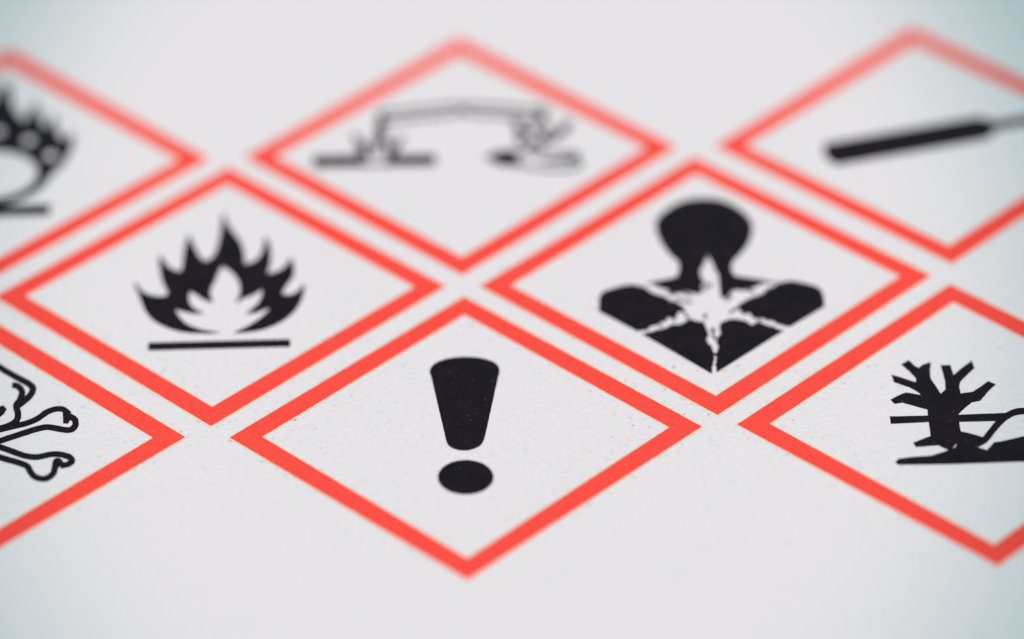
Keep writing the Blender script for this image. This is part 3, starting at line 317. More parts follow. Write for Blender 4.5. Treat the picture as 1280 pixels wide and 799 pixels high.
        ('skull_outline', [(0.0767, 0.7018),(0.0602, 0.697),(0.0407, 0.6915),(0.0196, 0.6845),(0.001, 0.6761),(-0.0154, 0.6654),(-0.032, 0.6522),(-0.0483, 0.6379),(-0.0638, 0.6241),(-0.0775, 0.6119),(-0.0898, 0.6005),(-0.1016, 0.5888),(-0.1136, 0.5764),(-0.1254, 0.5631),(-0.1372, 0.5488),(-0.1503, 0.5333),(-0.1656, 0.5166),(-0.1837, 0.4986),(-0.2037, 0.4795),(-0.2238, 0.4608),(-0.2423, 0.4437),(-0.2592, 0.4286),(-0.2752, 0.415),(-0.289, 0.4029),(-0.2997, 0.3922),(-0.3072, 0.3835),(-0.3115, 0.3777),(-0.3128, 0.3751),(-0.3133, 0.3667),(-0.3118, 0.3571),(-0.3088, 0.3458),(-0.305, 0.335),(-0.2996, 0.3242),(-0.2922, 0.3125),(-0.284, 0.301),(-0.277, 0.291),(-0.2716, 0.2832),(-0.2671, 0.2771),(-0.2634, 0.2723),(-0.2592, 0.2669),(-0.2778, 0.2294),(-0.2841, 0.2376),(-0.288, 0.2427),(-0.293, 0.2494),(-0.2987, 0.2575),(-0.3056, 0.2674),(-0.3141, 0.2795),(-0.3229, 0.2932),(-0.3302, 0.3079),(-0.3357, 0.3232),(-0.3399, 0.3392),(-0.3424, 0.3563),(-0.3423, 0.3743),(-0.3387, 0.3916),(-0.3322, 0.4057),(-0.3243, 0.4167),(-0.3148, 0.4277),(-0.3024, 0.4401),(-0.2877, 0.4531),(-0.2718, 0.4667),(-0.2553, 0.4814),(-0.2371, 0.4982),(-0.2172, 0.5168),(-0.1975, 0.5356),(-0.1802, 0.5528),(-0.1661, 0.5682),(-0.1537, 0.5831),(-0.1415, 0.5978),(-0.1287, 0.6122),(-0.1158, 0.6255),(-0.1034, 0.6379),(-0.0904, 0.65),(-0.0763, 0.6625),(-0.0607, 0.6764),(-0.0437, 0.6913),(-0.0254, 0.7059),(-0.0061, 0.7185),(0.0155, 0.7283),(0.0382, 0.7359),(0.0582, 0.7416),(0.0767, 0.747)], []),
        ('skull_outline', [(-0.2355, 0.3832),(-0.2425, 0.3813),(-0.2477, 0.3801),(-0.2518, 0.3785),(-0.2546, 0.3762),(-0.2583, 0.3712),(-0.2629, 0.3637),(-0.2665, 0.3561),(-0.2683, 0.3499),(-0.2688, 0.342),(-0.2682, 0.3304),(-0.2667, 0.3172),(-0.2649, 0.3055),(-0.2624, 0.2964),(-0.2582, 0.2863),(-0.2534, 0.273),(-0.2507, 0.2549),(-0.2527, 0.2353),(-0.257, 0.2191),(-0.2608, 0.2065),(-0.2628, 0.1969),(-0.2636, 0.1876),(-0.264, 0.1779),(-0.2637, 0.1696),(-0.2626, 0.1627),(-0.2609, 0.1566),(-0.2585, 0.1511),(-0.255, 0.1456),(-0.2502, 0.14),(-0.244, 0.1343),(-0.2362, 0.1287),(-0.2271, 0.1232),(-0.217, 0.118),(-0.2055, 0.1131),(-0.1924, 0.1084),(-0.1789, 0.104),(-0.166, 0.1),(-0.1565, 0.0971),(-0.1493, 0.095),(-0.1394, 0.0928),(-0.1219, 0.0892),(-0.0907, 0.0833),(-0.0501, 0.0758),(-0.0109, 0.0687),(0.0197, 0.0632),(0.0128, 0.0219),(-0.0178, 0.0275),(-0.057, 0.0345),(-0.0976, 0.042),(-0.1289, 0.0479),(-0.1467, 0.0515),(-0.1574, 0.054),(-0.1653, 0.0562),(-0.175, 0.0592),(-0.188, 0.0632),(-0.2019, 0.0677),(-0.2158, 0.0727),(-0.2285, 0.0782),(-0.2398, 0.084),(-0.2503, 0.0902),(-0.2598, 0.0971),(-0.2683, 0.1048),(-0.2755, 0.1133),(-0.2814, 0.1227),(-0.2861, 0.1333),(-0.2895, 0.1453),(-0.2916, 0.1587),(-0.2921, 0.1727),(-0.2916, 0.1867),(-0.2902, 0.2016),(-0.2869, 0.2176),(-0.2827, 0.2319),(-0.2797, 0.2426),(-0.2789, 0.2485),(-0.2799, 0.2533),(-0.2831, 0.2617),(-0.2879, 0.2735),(-0.2919, 0.2881),(-0.2944, 0.3037),(-0.2963, 0.32),(-0.2971, 0.3376),(-0.2956, 0.3561),(-0.2908, 0.3737),(-0.2841, 0.3883),(-0.2768, 0.4003),(-0.2691, 0.4104),(-0.2599, 0.4179),(-0.2509, 0.4217),(-0.2443, 0.4233),(-0.2357, 0.4256)], []),
        ('bone_outline', [(0.0059, -0.0349),(-0.0195, -0.023),(-0.0506, -0.0084),(-0.0835, 0.0071),(-0.1105, 0.0199),(-0.1294, 0.0291),(-0.1443, 0.0365),(-0.1569, 0.0426),(-0.1691, 0.0481),(-0.1807, 0.0528),(-0.1912, 0.0565),(-0.2017, 0.0601),(-0.2133, 0.0641),(-0.2257, 0.0688),(-0.2385, 0.0737),(-0.2518, 0.0788),(-0.2654, 0.0839),(-0.28, 0.089),(-0.2956, 0.0941),(-0.3114, 0.0998),(-0.3262, 0.1064),(-0.3392, 0.1139),(-0.3511, 0.1219),(-0.3621, 0.1306),(-0.3728, 0.1403),(-0.3831, 0.152),(-0.3922, 0.1644),(-0.4003, 0.1755),(-0.4079, 0.1838),(-0.4159, 0.1902),(-0.4245, 0.1955),(-0.4328, 0.1994),(-0.4405, 0.2019),(-0.4474, 0.2031),(-0.4534, 0.2031),(-0.4587, 0.202),(-0.4632, 0.1998),(-0.4684, 0.195),(-0.475, 0.1865),(-0.4815, 0.1772),(-0.4899, 0.1652),(-0.5048, 0.1963),(-0.4989, 0.2047),(-0.4918, 0.2149),(-0.4829, 0.2263),(-0.4728, 0.2355),(-0.4626, 0.2407),(-0.4528, 0.2429),(-0.443, 0.2428),(-0.4333, 0.2411),(-0.4232, 0.2379),(-0.4127, 0.2329),(-0.4021, 0.2263),(-0.3916, 0.218),(-0.3817, 0.2071),(-0.3727, 0.1949),(-0.3644, 0.1834),(-0.3559, 0.1737),(-0.3467, 0.1654),(-0.3369, 0.1576),(-0.3264, 0.1505),(-0.3149, 0.1439),(-0.3016, 0.138),(-0.2867, 0.1326),(-0.2711, 0.1274),(-0.2561, 0.1222),(-0.2422, 0.117),(-0.2289, 0.1119),(-0.2161, 0.107),(-0.2039, 0.1024),(-0.1927, 0.0984),(-0.1821, 0.0949),(-0.1711, 0.091),(-0.1587, 0.086),(-0.1459, 0.0801),(-0.133, 0.0738),(-0.1181, 0.0664),(-0.0993, 0.0573),(-0.0723, 0.0446),(-0.0394, 0.029),(-0.0083, 0.0144),(0.0159, 0.003)], []),
        ('bone_outline', [(-0.4757, 0.1641),(-0.482, 0.1595),(-0.488, 0.155),(-0.4943, 0.1501),(-0.4996, 0.1451),(-0.5047, 0.1398),(-0.5094, 0.1346),(-0.5124, 0.1303),(-0.5136, 0.1278),(-0.5144, 0.124),(-0.5148, 0.1174),(-0.5145, 0.1102),(-0.5137, 0.1045),(-0.5124, 0.1),(-0.5104, 0.0957),(-0.5081, 0.0922),(-0.5057, 0.0901),(-0.5031, 0.089),(-0.499, 0.0885),(-0.4932, 0.0889),(-0.4863, 0.0899),(-0.4783, 0.092),(-0.4689, 0.0953),(-0.4585, 0.0992),(-0.4483, 0.1027),(-0.4388, 0.106),(-0.4289, 0.1097),(-0.4178, 0.1128),(-0.4057, 0.1138),(-0.3933, 0.1122),(-0.3812, 0.1088),(-0.3692, 0.1043),(-0.357, 0.0993),(-0.3442, 0.0935),(-0.3309, 0.0867),(-0.3176, 0.0797),(-0.3045, 0.0728),(-0.2915, 0.0659),(-0.2782, 0.0589),(-0.2653, 0.0519),(-0.2529, 0.0453),(-0.2417, 0.0392),(-0.2313, 0.0335),(-0.2208, 0.0277),(-0.209, 0.0215),(-0.1954, 0.0146),(-0.1807, 0.0071),(-0.1654, -0.0005),(-0.1503, -0.008),(-0.1365, -0.0151),(-0.1234, -0.0219),(-0.1092, -0.0291),(-0.092, -0.0374),(-0.0682, -0.0481),(-0.0397, -0.0607),(-0.013, -0.0723),(0.0083, -0.0816),(-0.0016, -0.1205),(-0.024, -0.1107),(-0.0506, -0.0991),(-0.0792, -0.0866),(-0.1033, -0.0757),(-0.1209, -0.0673),(-0.1353, -0.06),(-0.1485, -0.0531),(-0.1621, -0.0461),(-0.1771, -0.0387),(-0.1923, -0.0311),(-0.2072, -0.0236),(-0.2209, -0.0166),(-0.2329, -0.0103),(-0.2436, -0.0045),(-0.2539, 0.0012),(-0.2651, 0.0072),(-0.2774, 0.0138),(-0.2903, 0.0207),(-0.3034, 0.0277),(-0.3165, 0.0346),(-0.3296, 0.0415),(-0.3427, 0.0485),(-0.3554, 0.0549),(-0.3675, 0.0604),(-0.379, 0.0651),(-0.3899, 0.0691),(-0.4, 0.072),(-0.4089, 0.0732),(-0.4171, 0.0725),(-0.4255, 0.0701),(-0.4347, 0.0667),(-0.4445, 0.0633),(-0.4545, 0.0599),(-0.4647, 0.056),(-0.4751, 0.0524),(-0.485, 0.0498),(-0.4938, 0.0485),(-0.5021, 0.048),(-0.5106, 0.0491),(-0.519, 0.0527),(-0.5263, 0.0592),(-0.5322, 0.0676),(-0.5367, 0.0775),(-0.5399, 0.0885),(-0.5417, 0.1008),(-0.5421, 0.1141),(-0.5411, 0.1281),(-0.5381, 0.1426),(-0.5324, 0.1553),(-0.5258, 0.1648),(-0.5193, 0.1721),(-0.5132, 0.1785),(-0.5063, 0.185),(-0.4988, 0.1909),(-0.4924, 0.1957),(-0.4833, 0.2024)], []),
        ('bone_outline', [(0.0212, 0.0637),(-0.0012, 0.0527),(-0.0303, 0.0385),(-0.0613, 0.0232),(-0.0872, 0.0101),(-0.1058, -0.0002),(-0.1214, -0.0092),(-0.1358, -0.0179),(-0.1511, -0.0267),(-0.1676, -0.0357),(-0.1842, -0.0445),(-0.2002, -0.053),(-0.215, -0.0609),(-0.2276, -0.0679),(-0.2387, -0.0742),(-0.2498, -0.0806),(-0.2623, -0.0878),(-0.2771, -0.0971),(-0.2937, -0.1077),(-0.3109, -0.1182),(-0.3276, -0.1264),(-0.343, -0.1318),(-0.3576, -0.1353),(-0.3718, -0.1369),(-0.3864, -0.1369),(-0.4014, -0.1341),(-0.4158, -0.129),(-0.4286, -0.1241),(-0.4394, -0.1211),(-0.4487, -0.1201),(-0.457, -0.12),(-0.465, -0.1208),(-0.4734, -0.1225),(-0.4829, -0.1251),(-0.4927, -0.1286),(-0.5015, -0.1327),(-0.508, -0.1369),(-0.5124, -0.1412),(-0.5158, -0.1458),(-0.5122, -0.1509),(-0.5086, -0.1542),(-0.5039, -0.1567),(-0.4968, -0.1588),(-0.4893, -0.1604),(-0.4805, -0.1624),(-0.4869, -0.2018),(-0.4961, -0.1997),(-0.5042, -0.198),(-0.5136, -0.1951),(-0.5225, -0.1905),(-0.5298, -0.1839),(-0.5362, -0.1759),(-0.5417, -0.1652),(-0.5442, -0.1494),(-0.541, -0.1329),(-0.5352, -0.1206),(-0.5278, -0.1104),(-0.5191, -0.102),(-0.509, -0.0954),(-0.4978, -0.0902),(-0.4863, -0.0861),(-0.4753, -0.083),(-0.4652, -0.081),(-0.4552, -0.08),(-0.4448, -0.0801),(-0.433, -0.0815),(-0.4198, -0.0851),(-0.4064, -0.0902),(-0.3937, -0.0947),(-0.3818, -0.097),(-0.3701, -0.097),(-0.3581, -0.0956),(-0.3457, -0.0927),(-0.3327, -0.0881),(-0.3182, -0.0809),(-0.3021, -0.0712),(-0.2857, -0.0605),(-0.2704, -0.051),(-0.2575, -0.0435),(-0.2462, -0.037),(-0.2349, -0.0306),(-0.222, -0.0235),(-0.2071, -0.0154),(-0.191, -0.0068),(-0.1745, 0.002),(-0.1583, 0.0108),(-0.1434, 0.0193),(-0.129, 0.028),(-0.1131, 0.0373),(-0.0937, 0.0479),(-0.0674, 0.0613),(-0.0362, 0.0768),(-0.007, 0.091),(0.018, 0.1033)], []),
        ('bone_outline', [(-0.5011, -0.1808),(-0.4987, -0.172),(-0.4962, -0.1625),(-0.4927, -0.1512),(-0.4875, -0.14),(-0.4802, -0.1318),(-0.4718, -0.1271),(-0.4611, -0.1274),(-0.4519, -0.1377),(-0.4488, -0.1516),(-0.4482, -0.1642),(-0.448, -0.1759),(-0.4475, -0.1865),(-0.4469, -0.1975),(-0.4464, -0.2084),(-0.4456, -0.2171),(-0.4442, -0.2235),(-0.4415, -0.2297),(-0.4375, -0.2364),(-0.433, -0.2421),(-0.4288, -0.2461),(-0.4249, -0.2484),(-0.4206, -0.2497),(-0.4159, -0.25),(-0.4107, -0.2494),(-0.4048, -0.2478),(-0.3984, -0.245),(-0.3924, -0.2413),(-0.3875, -0.2372),(-0.3836, -0.2322),(-0.3795, -0.2252),(-0.3751, -0.2163),(-0.3709, -0.2077),(-0.3678, -0.2),(-0.3647, -0.1901),(-0.3595, -0.177),(-0.3511, -0.164),(-0.3405, -0.1541),(-0.3294, -0.1465),(-0.318, -0.14),(-0.3068, -0.1337),(-0.2948, -0.1273),(-0.282, -0.1212),(-0.2697, -0.1154),(-0.259, -0.1102),(-0.2508, -0.1061),(-0.2443, -0.1028),(-0.2373, -0.0991),(-0.2275, -0.094),(-0.2137, -0.0868),(-0.1972, -0.0782),(-0.1799, -0.0693),(-0.1637, -0.0611),(-0.1504, -0.0546),(-0.1388, -0.0493),(-0.1257, -0.0432),(-0.1081, -0.0348),(-0.0811, -0.0215),(-0.0477, -0.0049),(-0.016, 0.0109),(0.0108, 0.0242),(0.0142, -0.0162),(-0.0099, -0.0282),(-0.0416, -0.0439),(-0.075, -0.0605),(-0.1021, -0.0738),(-0.12, -0.0824),(-0.1332, -0.0885),(-0.1446, -0.0937),(-0.1575, -0.0999),(-0.1734, -0.108),(-0.1905, -0.1168),(-0.2069, -0.1254),(-0.2207, -0.1326),(-0.2305, -0.1376),(-0.2376, -0.1413),(-0.2442, -0.1447),(-0.2527, -0.149),(-0.2637, -0.1543),(-0.276, -0.16),(-0.2882, -0.1659),(-0.2995, -0.172),(-0.3104, -0.178),(-0.3208, -0.184),(-0.3294, -0.1898),(-0.3351, -0.195),(-0.338, -0.1995),(-0.3404, -0.2059),(-0.3436, -0.2161),(-0.3482, -0.2277),(-0.3534, -0.2383),(-0.3587, -0.2488),(-0.3652, -0.2597),(-0.3731, -0.2697),(-0.3821, -0.2774),(-0.3914, -0.2831),(-0.4007, -0.2872),(-0.4097, -0.2897),(-0.4183, -0.2907),(-0.427, -0.29),(-0.4356, -0.2874),(-0.4438, -0.2826),(-0.4513, -0.2755),(-0.4583, -0.2667),(-0.4644, -0.2564),(-0.4695, -0.2444),(-0.4727, -0.2308),(-0.474, -0.2172),(-0.4746, -0.2052),(-0.4752, -0.1942),(-0.4753, -0.1922),(-0.4759, -0.1942)], []),
        ('eye_socket', [(-0.1757, 0.2403),(-0.2094, 0.2554),(-0.2261, 0.23),(-0.2163, 0.1947),(-0.1959, 0.1641),(-0.1758, 0.1898)], []),
        ('bone_knob', [(-0.4684, 0.1933),(-0.4983, 0.1851),(-0.5062, 0.1488),(-0.4949, 0.1144),(-0.4751, 0.1181)], []),
    ]),
    ('blurred red-bordered diamond with test tubes dripping onto a slab and a hand', (-0.00875, 2.17107), [
        ('test_tube', [(-0.3906, 0.3628),(-0.0069, 0.4239),(0.009, 0.3949),(0.0086, 0.3408),(-0.0073, 0.3137),(-0.3896, 0.253)], [[(-0.378, 0.3304), (-0.02, 0.3913), (-0.0064, 0.3797), (-0.0066, 0.3571), (-0.0205, 0.3464), (-0.3776, 0.2858)]]),
        ('test_tube', [(0.4115, 0.3564),(0.0306, 0.4222),(0.0144, 0.3946),(0.014, 0.3404),(0.0296, 0.312),(0.4091, 0.2467)], [[(0.3986, 0.3248), (0.0433, 0.3887), (0.0296, 0.3782), (0.0294, 0.3557), (0.0433, 0.3438), (0.3976, 0.2802)]]),
        ('splash', [(-0.3904, 0.3514),(-0.3788, 0.3548),(-0.3639, 0.3577),(-0.3526, 0.3495),(-0.3514, 0.3254),(-0.3544, 0.2925),(-0.3556, 0.2583),(-0.3515, 0.2235),(-0.3456, 0.1869),(-0.3436, 0.1541),(-0.3488, 0.123),(-0.3578, 0.0958),(-0.3682, 0.0827),(-0.3741, 0.1027),(-0.3777, 0.136),(-0.3813, 0.1692),(-0.3857, 0.1999),(-0.3902, 0.2308),(-0.3933, 0.2526)], []),
        ('splash', [(-0.3966, 0.2278),(-0.3871, 0.2253),(-0.3767, 0.2198),(-0.3701, 0.1969),(-0.3696, 0.1431),(-0.3723, 0.0732),(-0.376, 0.0187),(-0.3802, -0.0081),(-0.3857, -0.0204),(-0.3933, -0.0237),(-0.3999, -0.0127),(-0.4056, 0.0059),(-0.4097, 0.02)], []),
        ('splash', [(-0.5091, 0.1772),(-0.4996, 0.176),(-0.4894, 0.1734),(-0.4784, 0.1611),(-0.4667, 0.134),(-0.4542, 0.0981),(-0.4434, 0.0632),(-0.4334, 0.0295),(-0.425, -0.0035),(-0.4237, -0.0274),(-0.4365, -0.0378),(-0.4564, -0.037),(-0.4721, -0.0258),(-0.4781, 0.0015),(-0.4799, 0.0377),(-0.4808, 0.0638)], []),
        ('splash', [(-0.2789, 0.1547),(-0.2713, 0.1474),(-0.2637, 0.1385),(-0.2612, 0.1232),(-0.2682, 0.0993),(-0.2799, 0.0702),(-0.2908, 0.0419),(-0.2983, 0.0142),(-0.305, -0.0131),(-0.3129, -0.0325),(-0.3249, -0.0415),(-0.3386, -0.0415),(-0.3462, -0.0305),(-0.343, -0.0036),(-0.3346, 0.0321),(-0.3281, 0.0583)], []),
        ('splash', [(-0.4624, 0.0634),(-0.456, 0.078),(-0.4474, 0.0967),(-0.4378, 0.1068),(-0.4308, 0.0921),(-0.4262, 0.0693),(-0.4246, 0.0481),(-0.4281, 0.0316),(-0.4345, 0.0171),(-0.4412, 0.0041)], []),
        ('splash', [(-0.3507, 0.0657),(-0.3454, 0.0781),(-0.3382, 0.0941),(-0.3296, 0.1021),(-0.3227, 0.087),(-0.3178, 0.0644),(-0.3167, 0.0434),(-0.3226, 0.0269),(-0.3321, 0.0124),(-0.3417, -0.0001)], []),
        ('eroded_slab', [(-0.684, -0.0069),(-0.4804, -0.0086),(-0.4572, -0.0509),(-0.4244, -0.0786),(-0.3702, -0.0809),(-0.3344, -0.0561),(-0.3121, -0.0124),(-0.116, -0.0159),(-0.1161, -0.1056),(-0.682, -0.1021)], []),
        ('splash', [(0.3774, 0.3338),(0.4148, 0.3166),(0.3937, 0.2452),(0.3595, 0.2388)], []),
        ('splash', [(0.2398, 0.2555),(0.2738, 0.254),(0.2988, 0.1546),(0.2933, 0.0573),(0.2593, 0.0433),(0.2612, 0.1556)], []),
        ('splash', [(0.2946, 0.1623),(0.321, 0.1772),(0.3319, 0.118),(0.3096, 0.095)], []),
        ('splash', [(0.3261, 0.0715),(0.3521, 0.0861),(0.397, 0.0133),(0.3793, -0.0095),(0.3486, 0.0278)], []),
        ('splash', [(0.3615, 0.3194),(0.4032, 0.3253),(0.4057, 0.2586),(0.3641, 0.2527)], []),
        ('splash', [(0.3217, 0.2088),(0.3477, 0.2389),(0.3703, 0.1717),(0.3444, 0.1346)], []),
        ('splash', [(0.3651, 0.1388),(0.399, 0.1529),(0.4132, 0.0797),(0.3794, 0.0658)], []),
        ('splash', [(0.3969, 0.2085),(0.4267, 0.1914),(0.4205, 0.0922),(0.3905, 0.0935)], []),
        ('splash', [(0.4554, 0.1614),(0.4884, 0.2456),(0.5213, 0.2287),(0.5037, 0.1443),(0.4667, 0.1235)], []),
        ('splash', [(0.4254, 0.1379),(0.4664, 0.1209),(0.4491, 0.0632),(0.416, 0.0723)], []),
        ('splash', [(0.2922, 0.0325),(0.3297, 0.0461),(0.3447, -0.0137),(0.3034, -0.0119)], []),
        ('sleeve_cuff', [(0.1085, -0.049),(0.1707, -0.0024),(0.239, 0.0085),(0.2778, -0.0219),(0.2547, -0.0552),(0.2835, -0.0967),(0.2671, -0.1321),(0.1839, -0.1217)], []),
        ('hand', [(0.2552, -0.1258),(0.2677, -0.1319),(0.2836, -0.1398),(0.3027, -0.1485),(0.323, -0.1563),(0.3452, -0.1634),(0.3697, -0.1705),(0.395, -0.1766),(0.4194, -0.1807),(0.4434, -0.1825),(0.4675, -0.1827),(0.4902, -0.1811),(0.5097, -0.1776),(0.5263, -0.1714),(0.5405, -0.1628),(0.5516, -0.1529),(0.5592, -0.1418),(0.5629, -0.1271),(0.5607, -0.1113),(0.5535, -0.0991),(0.5421, -0.0908),(0.5253, -0.0859),(0.5038, -0.0829),(0.4806, -0.0812),(0.4591, -0.0802),(0.4381, -0.0802),(0.4165, -0.0813),(0.3977, -0.0828),(0.3827, -0.0839),(0.383, -0.1054),(0.3982, -0.1043),(0.417, -0.1028),(0.4381, -0.1017),(0.4586, -0.1017),(0.4798, -0.1027),(0.5026, -0.1044),(0.5232, -0.1072),(0.5378, -0.1114),(0.5455, -0.117),(0.5488, -0.1224),(0.5492, -0.1257),(0.5483, -0.1289),(0.5437, -0.1353),(0.5347, -0.1434),(0.5224, -0.1509),(0.5075, -0.1565),(0.4892, -0.1597),(0.4674, -0.1613),(0.444, -0.1611),(0.4207, -0.1593),(0.397, -0.1554),(0.3722, -0.1494),(0.348, -0.1424),(0.3263, -0.1354),(0.3065, -0.1278),(0.2878, -0.1192),(0.2721, -0.1114),(0.2584, -0.1047)], []),
        ('hand', [(0.2729, -0.0186),(0.2864, -0.0202),(0.3029, -0.0221),(0.3219, -0.0248),(0.3408, -0.0283),(0.3596, -0.0341),(0.3799, -0.0417),(0.4012, -0.0487),(0.4228, -0.0522),(0.445, -0.0499),(0.4674, -0.0437),(0.488, -0.0377),(0.5048, -0.0354),(0.5188, -0.0379),(0.5311, -0.0432),(0.5401, -0.0495),(0.5424, -0.0521),(0.5339, -0.0596),(0.525, -0.0635),(0.5108, -0.0647),(0.4916, -0.0636),(0.4729, -0.0618),(0.4578, -0.0604),(0.457, -0.0806),(0.4718, -0.0819),(0.4908, -0.0838),(0.5107, -0.0849),(0.5268, -0.0835),(0.5387, -0.0783),(0.5481, -0.0701),(0.5547, -0.0587),(0.5545, -0.0419),(0.5469, -0.0319),(0.5358, -0.0241),(0.5216, -0.018),(0.5051, -0.0151),(0.4863, -0.0176),(0.4651, -0.0238),(0.4435, -0.0298),(0.4232, -0.0319),(0.4035, -0.0287),(0.3831, -0.022),(0.3627, -0.0143),(0.3431, -0.0083),(0.3235, -0.0046),(0.3042, -0.0019),(0.2875, 0.0),(0.2737, 0.0017)], []),
    ]),
    ('blurred red-bordered diamond with a slanted black gas cylinder', (2.17359, 2.17152), [
        ('gas_cylinder', [(0.2093, 0.193),(-0.4903, 0.0011),(-0.4961, -0.0133),(-0.5013, -0.0281),(-0.5037, -0.0485),(-0.5019, -0.0756),(-0.4976, -0.1069),(-0.4904, -0.1349),(-0.478, -0.1559),(-0.4637, -0.171),(-0.4493, -0.1851),(0.2474, 0.002),(0.2586, 0.0099),(0.2726, 0.0203),(0.2863, 0.0342),(0.297, 0.0531),(0.3057, 0.0732),(0.3093, 0.0819),(0.3633, 0.0964),(0.4456, 0.1182),(0.5102, 0.1334),(0.5381, 0.1366),(0.5469, 0.1346),(0.5494, 0.1327),(0.5504, 0.1275),(0.5469, 0.111),(0.5564, 0.0929),(0.5862, 0.0931),(0.6194, 0.1007),(0.6445, 0.1236),(0.6482, 0.1687),(0.6417, 0.222),(0.6269, 0.2641),(0.5954, 0.2717),(0.5631, 0.2594),(0.5383, 0.2436),(0.5341, 0.2238),(0.5387, 0.213),(0.5359, 0.2135),(0.5045, 0.2093),(0.4388, 0.1927),(0.3557, 0.1705),(0.3028, 0.1563),(0.2982, 0.1616),(0.284, 0.1772),(0.2662, 0.1903),(0.2447, 0.1943),(0.2243, 0.1938)], []),
    ]),
    ('blurred red-bordered diamond with black flames over a ring, cut off by the left edge', (-2.17621, 2.16279), [
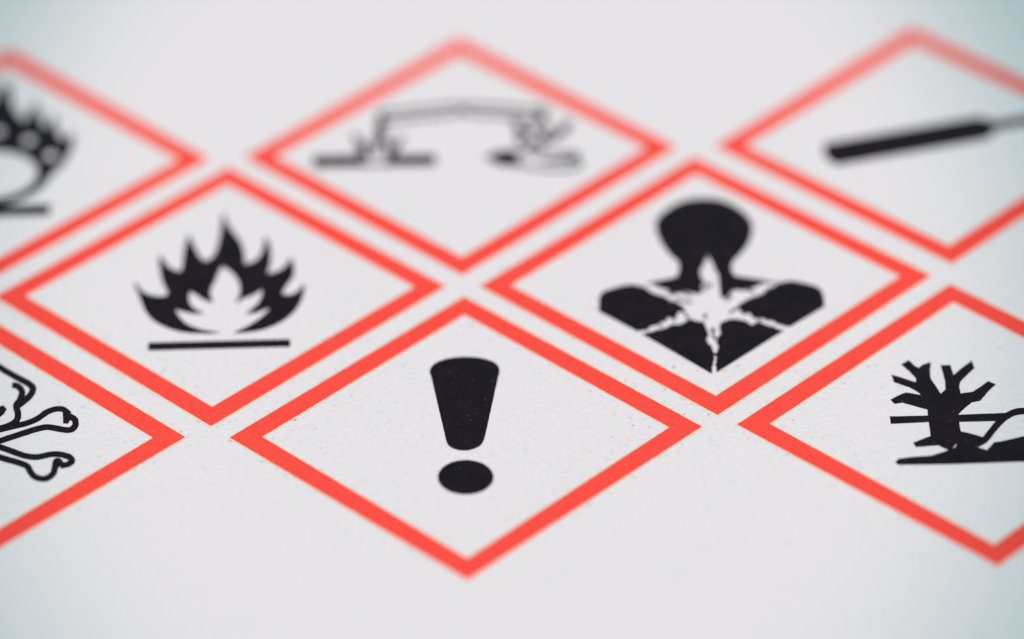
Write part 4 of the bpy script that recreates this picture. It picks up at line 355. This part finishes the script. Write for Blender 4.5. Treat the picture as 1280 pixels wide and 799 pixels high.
        ('flaming_circle', [(0.0262, 0.696),(0.0319, 0.6436),(0.0395, 0.5797),(0.0514, 0.5189),(0.0708, 0.4611),(0.0946, 0.4056),(0.113, 0.3741),(0.1169, 0.3733),(0.1234, 0.3854),(0.1309, 0.4094),(0.1364, 0.4456),(0.1403, 0.4901),(0.1509, 0.5278),(0.1698, 0.5024),(0.1805, 0.4668),(0.1904, 0.4284),(0.1985, 0.3861),(0.2059, 0.3406),(0.2134, 0.3113),(0.2182, 0.3063),(0.2217, 0.3075),(0.2284, 0.3164),(0.2344, 0.3429),(0.2395, 0.3803),(0.2526, 0.4117),(0.2664, 0.3778),(0.2725, 0.3376),(0.2785, 0.2988),(0.2838, 0.2651),(0.2889, 0.2327),(0.2952, 0.2114),(0.3022, 0.2042),(0.31, 0.2032),(0.3171, 0.2056),(0.3258, 0.2186),(0.3367, 0.2421),(0.3563, 0.2507),(0.3608, 0.2103),(0.3612, 0.1623),(0.3582, 0.1146),(0.3514, 0.0728),(0.3413, 0.0314),(0.3286, -0.0084),(0.3121, -0.0456),(0.2933, -0.0806),(0.2765, -0.1142),(0.2649, -0.1473),(0.2546, -0.1806),(0.2388, -0.2138),(0.2143, -0.2469),(0.185, -0.2787),(0.1552, -0.3054),(0.123, -0.3253),(0.091, -0.3396),(0.0674, -0.3496),(-0.0674, -0.3496),(-0.091, -0.3396),(-0.123, -0.3253),(-0.1552, -0.3054),(-0.185, -0.2787),(-0.2143, -0.2469),(-0.2388, -0.2138),(-0.2546, -0.1806),(-0.2649, -0.1473),(-0.2765, -0.1142),(-0.2933, -0.0806),(-0.3121, -0.0456),(-0.3286, -0.0084),(-0.3413, 0.0314),(-0.3514, 0.0728),(-0.3582, 0.1146),(-0.3612, 0.1623),(-0.3608, 0.2103),(-0.3563, 0.2507),(-0.3367, 0.2421),(-0.3258, 0.2186),(-0.3171, 0.2056),(-0.31, 0.2032),(-0.3022, 0.2042),(-0.2952, 0.2114),(-0.2889, 0.2327),(-0.2838, 0.2651),(-0.2785, 0.2988),(-0.2725, 0.3376),(-0.2664, 0.3778),(-0.2526, 0.4117),(-0.2395, 0.3803),(-0.2344, 0.3429),(-0.2284, 0.3164),(-0.2217, 0.3075),(-0.2182, 0.3063),(-0.2134, 0.3113),(-0.2059, 0.3406),(-0.1985, 0.3861),(-0.1904, 0.4284),(-0.1805, 0.4668),(-0.1698, 0.5024),(-0.1509, 0.5278),(-0.1403, 0.4901),(-0.1364, 0.4456),(-0.1309, 0.4094),(-0.1234, 0.3854),(-0.1169, 0.3733),(-0.113, 0.3741),(-0.0946, 0.4056),(-0.0708, 0.4611),(-0.0514, 0.5189),(-0.0395, 0.5797),(-0.0319, 0.6436),(-0.0262, 0.696)], [[(0.211, -0.093), (0.2057, -0.049), (0.1901, -0.0071), (0.165, 0.0304), (0.1316, 0.0618), (0.0916, 0.0854), (0.047, 0.1), (0.0, 0.105), (-0.047, 0.1), (-0.0916, 0.0854), (-0.1316, 0.0618), (-0.165, 0.0304), (-0.1901, -0.0071), (-0.2057, -0.049), (-0.211, -0.093), (-0.2057, -0.137), (-0.1901, -0.1789), (-0.165, -0.2164), (-0.1316, -0.2478), (-0.0916, -0.2714), (-0.047, -0.286), (-0.0, -0.291), (0.047, -0.286), (0.0916, -0.2714), (0.1316, -0.2478), (0.165, -0.2164), (0.1901, -0.1789), (0.2057, -0.137)], [(0.1778, 0.1924), (0.1771, 0.1998), (0.1751, 0.2069), (0.1718, 0.2131), (0.1675, 0.2183), (0.1624, 0.2222), (0.1567, 0.2246), (0.1508, 0.2254), (0.1449, 0.2246), (0.1392, 0.2222), (0.1341, 0.2183), (0.1298, 0.2131), (0.1265, 0.2069), (0.1245, 0.1998), (0.1238, 0.1924), (0.1245, 0.185), (0.1265, 0.178), (0.1298, 0.1717), (0.1341, 0.1665), (0.1392, 0.1626), (0.1449, 0.1602), (0.1508, 0.1594), (0.1567, 0.1602), (0.1624, 0.1626), (0.1675, 0.1665), (0.1718, 0.1717), (0.1751, 0.178), (0.1771, 0.185)], [(-0.1238, 0.1924), (-0.1245, 0.1998), (-0.1265, 0.2069), (-0.1298, 0.2131), (-0.1341, 0.2183), (-0.1392, 0.2222), (-0.1449, 0.2246), (-0.1508, 0.2254), (-0.1567, 0.2246), (-0.1624, 0.2222), (-0.1675, 0.2183), (-0.1718, 0.2131), (-0.1751, 0.2069), (-0.1771, 0.1998), (-0.1778, 0.1924), (-0.1771, 0.185), (-0.1751, 0.178), (-0.1718, 0.1717), (-0.1675, 0.1665), (-0.1624, 0.1626), (-0.1567, 0.1602), (-0.1508, 0.1594), (-0.1449, 0.1602), (-0.1392, 0.1626), (-0.1341, 0.1665), (-0.1298, 0.1717), (-0.1265, 0.178), (-0.1245, 0.185)], [(0.2899, 0.0579), (0.2892, 0.0653), (0.2872, 0.0723), (0.2839, 0.0786), (0.2796, 0.0838), (0.2745, 0.0877), (0.2689, 0.0901), (0.2629, 0.0909), (0.257, 0.0901), (0.2514, 0.0877), (0.2462, 0.0838), (0.2419, 0.0786), (0.2387, 0.0723), (0.2366, 0.0653), (0.2359, 0.0579), (0.2366, 0.0505), (0.2387, 0.0435), (0.2419, 0.0372), (0.2462, 0.032), (0.2514, 0.0281), (0.257, 0.0257), (0.2629, 0.0249), (0.2689, 0.0257), (0.2745, 0.0281), (0.2796, 0.032), (0.2839, 0.0372), (0.2872, 0.0435), (0.2892, 0.0505)], [(-0.2359, 0.0579), (-0.2366, 0.0653), (-0.2387, 0.0723), (-0.2419, 0.0786), (-0.2462, 0.0838), (-0.2514, 0.0877), (-0.257, 0.0901), (-0.2629, 0.0909), (-0.2689, 0.0901), (-0.2745, 0.0877), (-0.2796, 0.0838), (-0.2839, 0.0786), (-0.2872, 0.0723), (-0.2892, 0.0653), (-0.2899, 0.0579), (-0.2892, 0.0505), (-0.2872, 0.0435), (-0.2839, 0.0372), (-0.2796, 0.032), (-0.2745, 0.0281), (-0.2689, 0.0257), (-0.2629, 0.0249), (-0.257, 0.0257), (-0.2514, 0.0281), (-0.2462, 0.032), (-0.2419, 0.0372), (-0.2387, 0.0435), (-0.2366, 0.0505)], [(0.027, 0.2737), (0.0263, 0.2811), (0.0243, 0.2881), (0.021, 0.2944), (0.0167, 0.2996), (0.0116, 0.3035), (0.0059, 0.3059), (0.0, 0.3067), (-0.0059, 0.3059), (-0.0116, 0.3035), (-0.0167, 0.2996), (-0.021, 0.2944), (-0.0243, 0.2881), (-0.0263, 0.2811), (-0.027, 0.2737), (-0.0263, 0.2663), (-0.0243, 0.2593), (-0.021, 0.253), (-0.0167, 0.2478), (-0.0116, 0.2439), (-0.0059, 0.2415), (-0.0, 0.2407), (0.0059, 0.2415), (0.0116, 0.2439), (0.0167, 0.2478), (0.021, 0.253), (0.0243, 0.2593), (0.0263, 0.2663)]]),
        ('base_line', [(-0.2905, -0.3526),(0.2905, -0.3494),(0.2905, -0.4374),(-0.2905, -0.4406)], []),
    ]),
]

for label, centre, symbol in SIGNS:
    sign(label, centre, symbol)
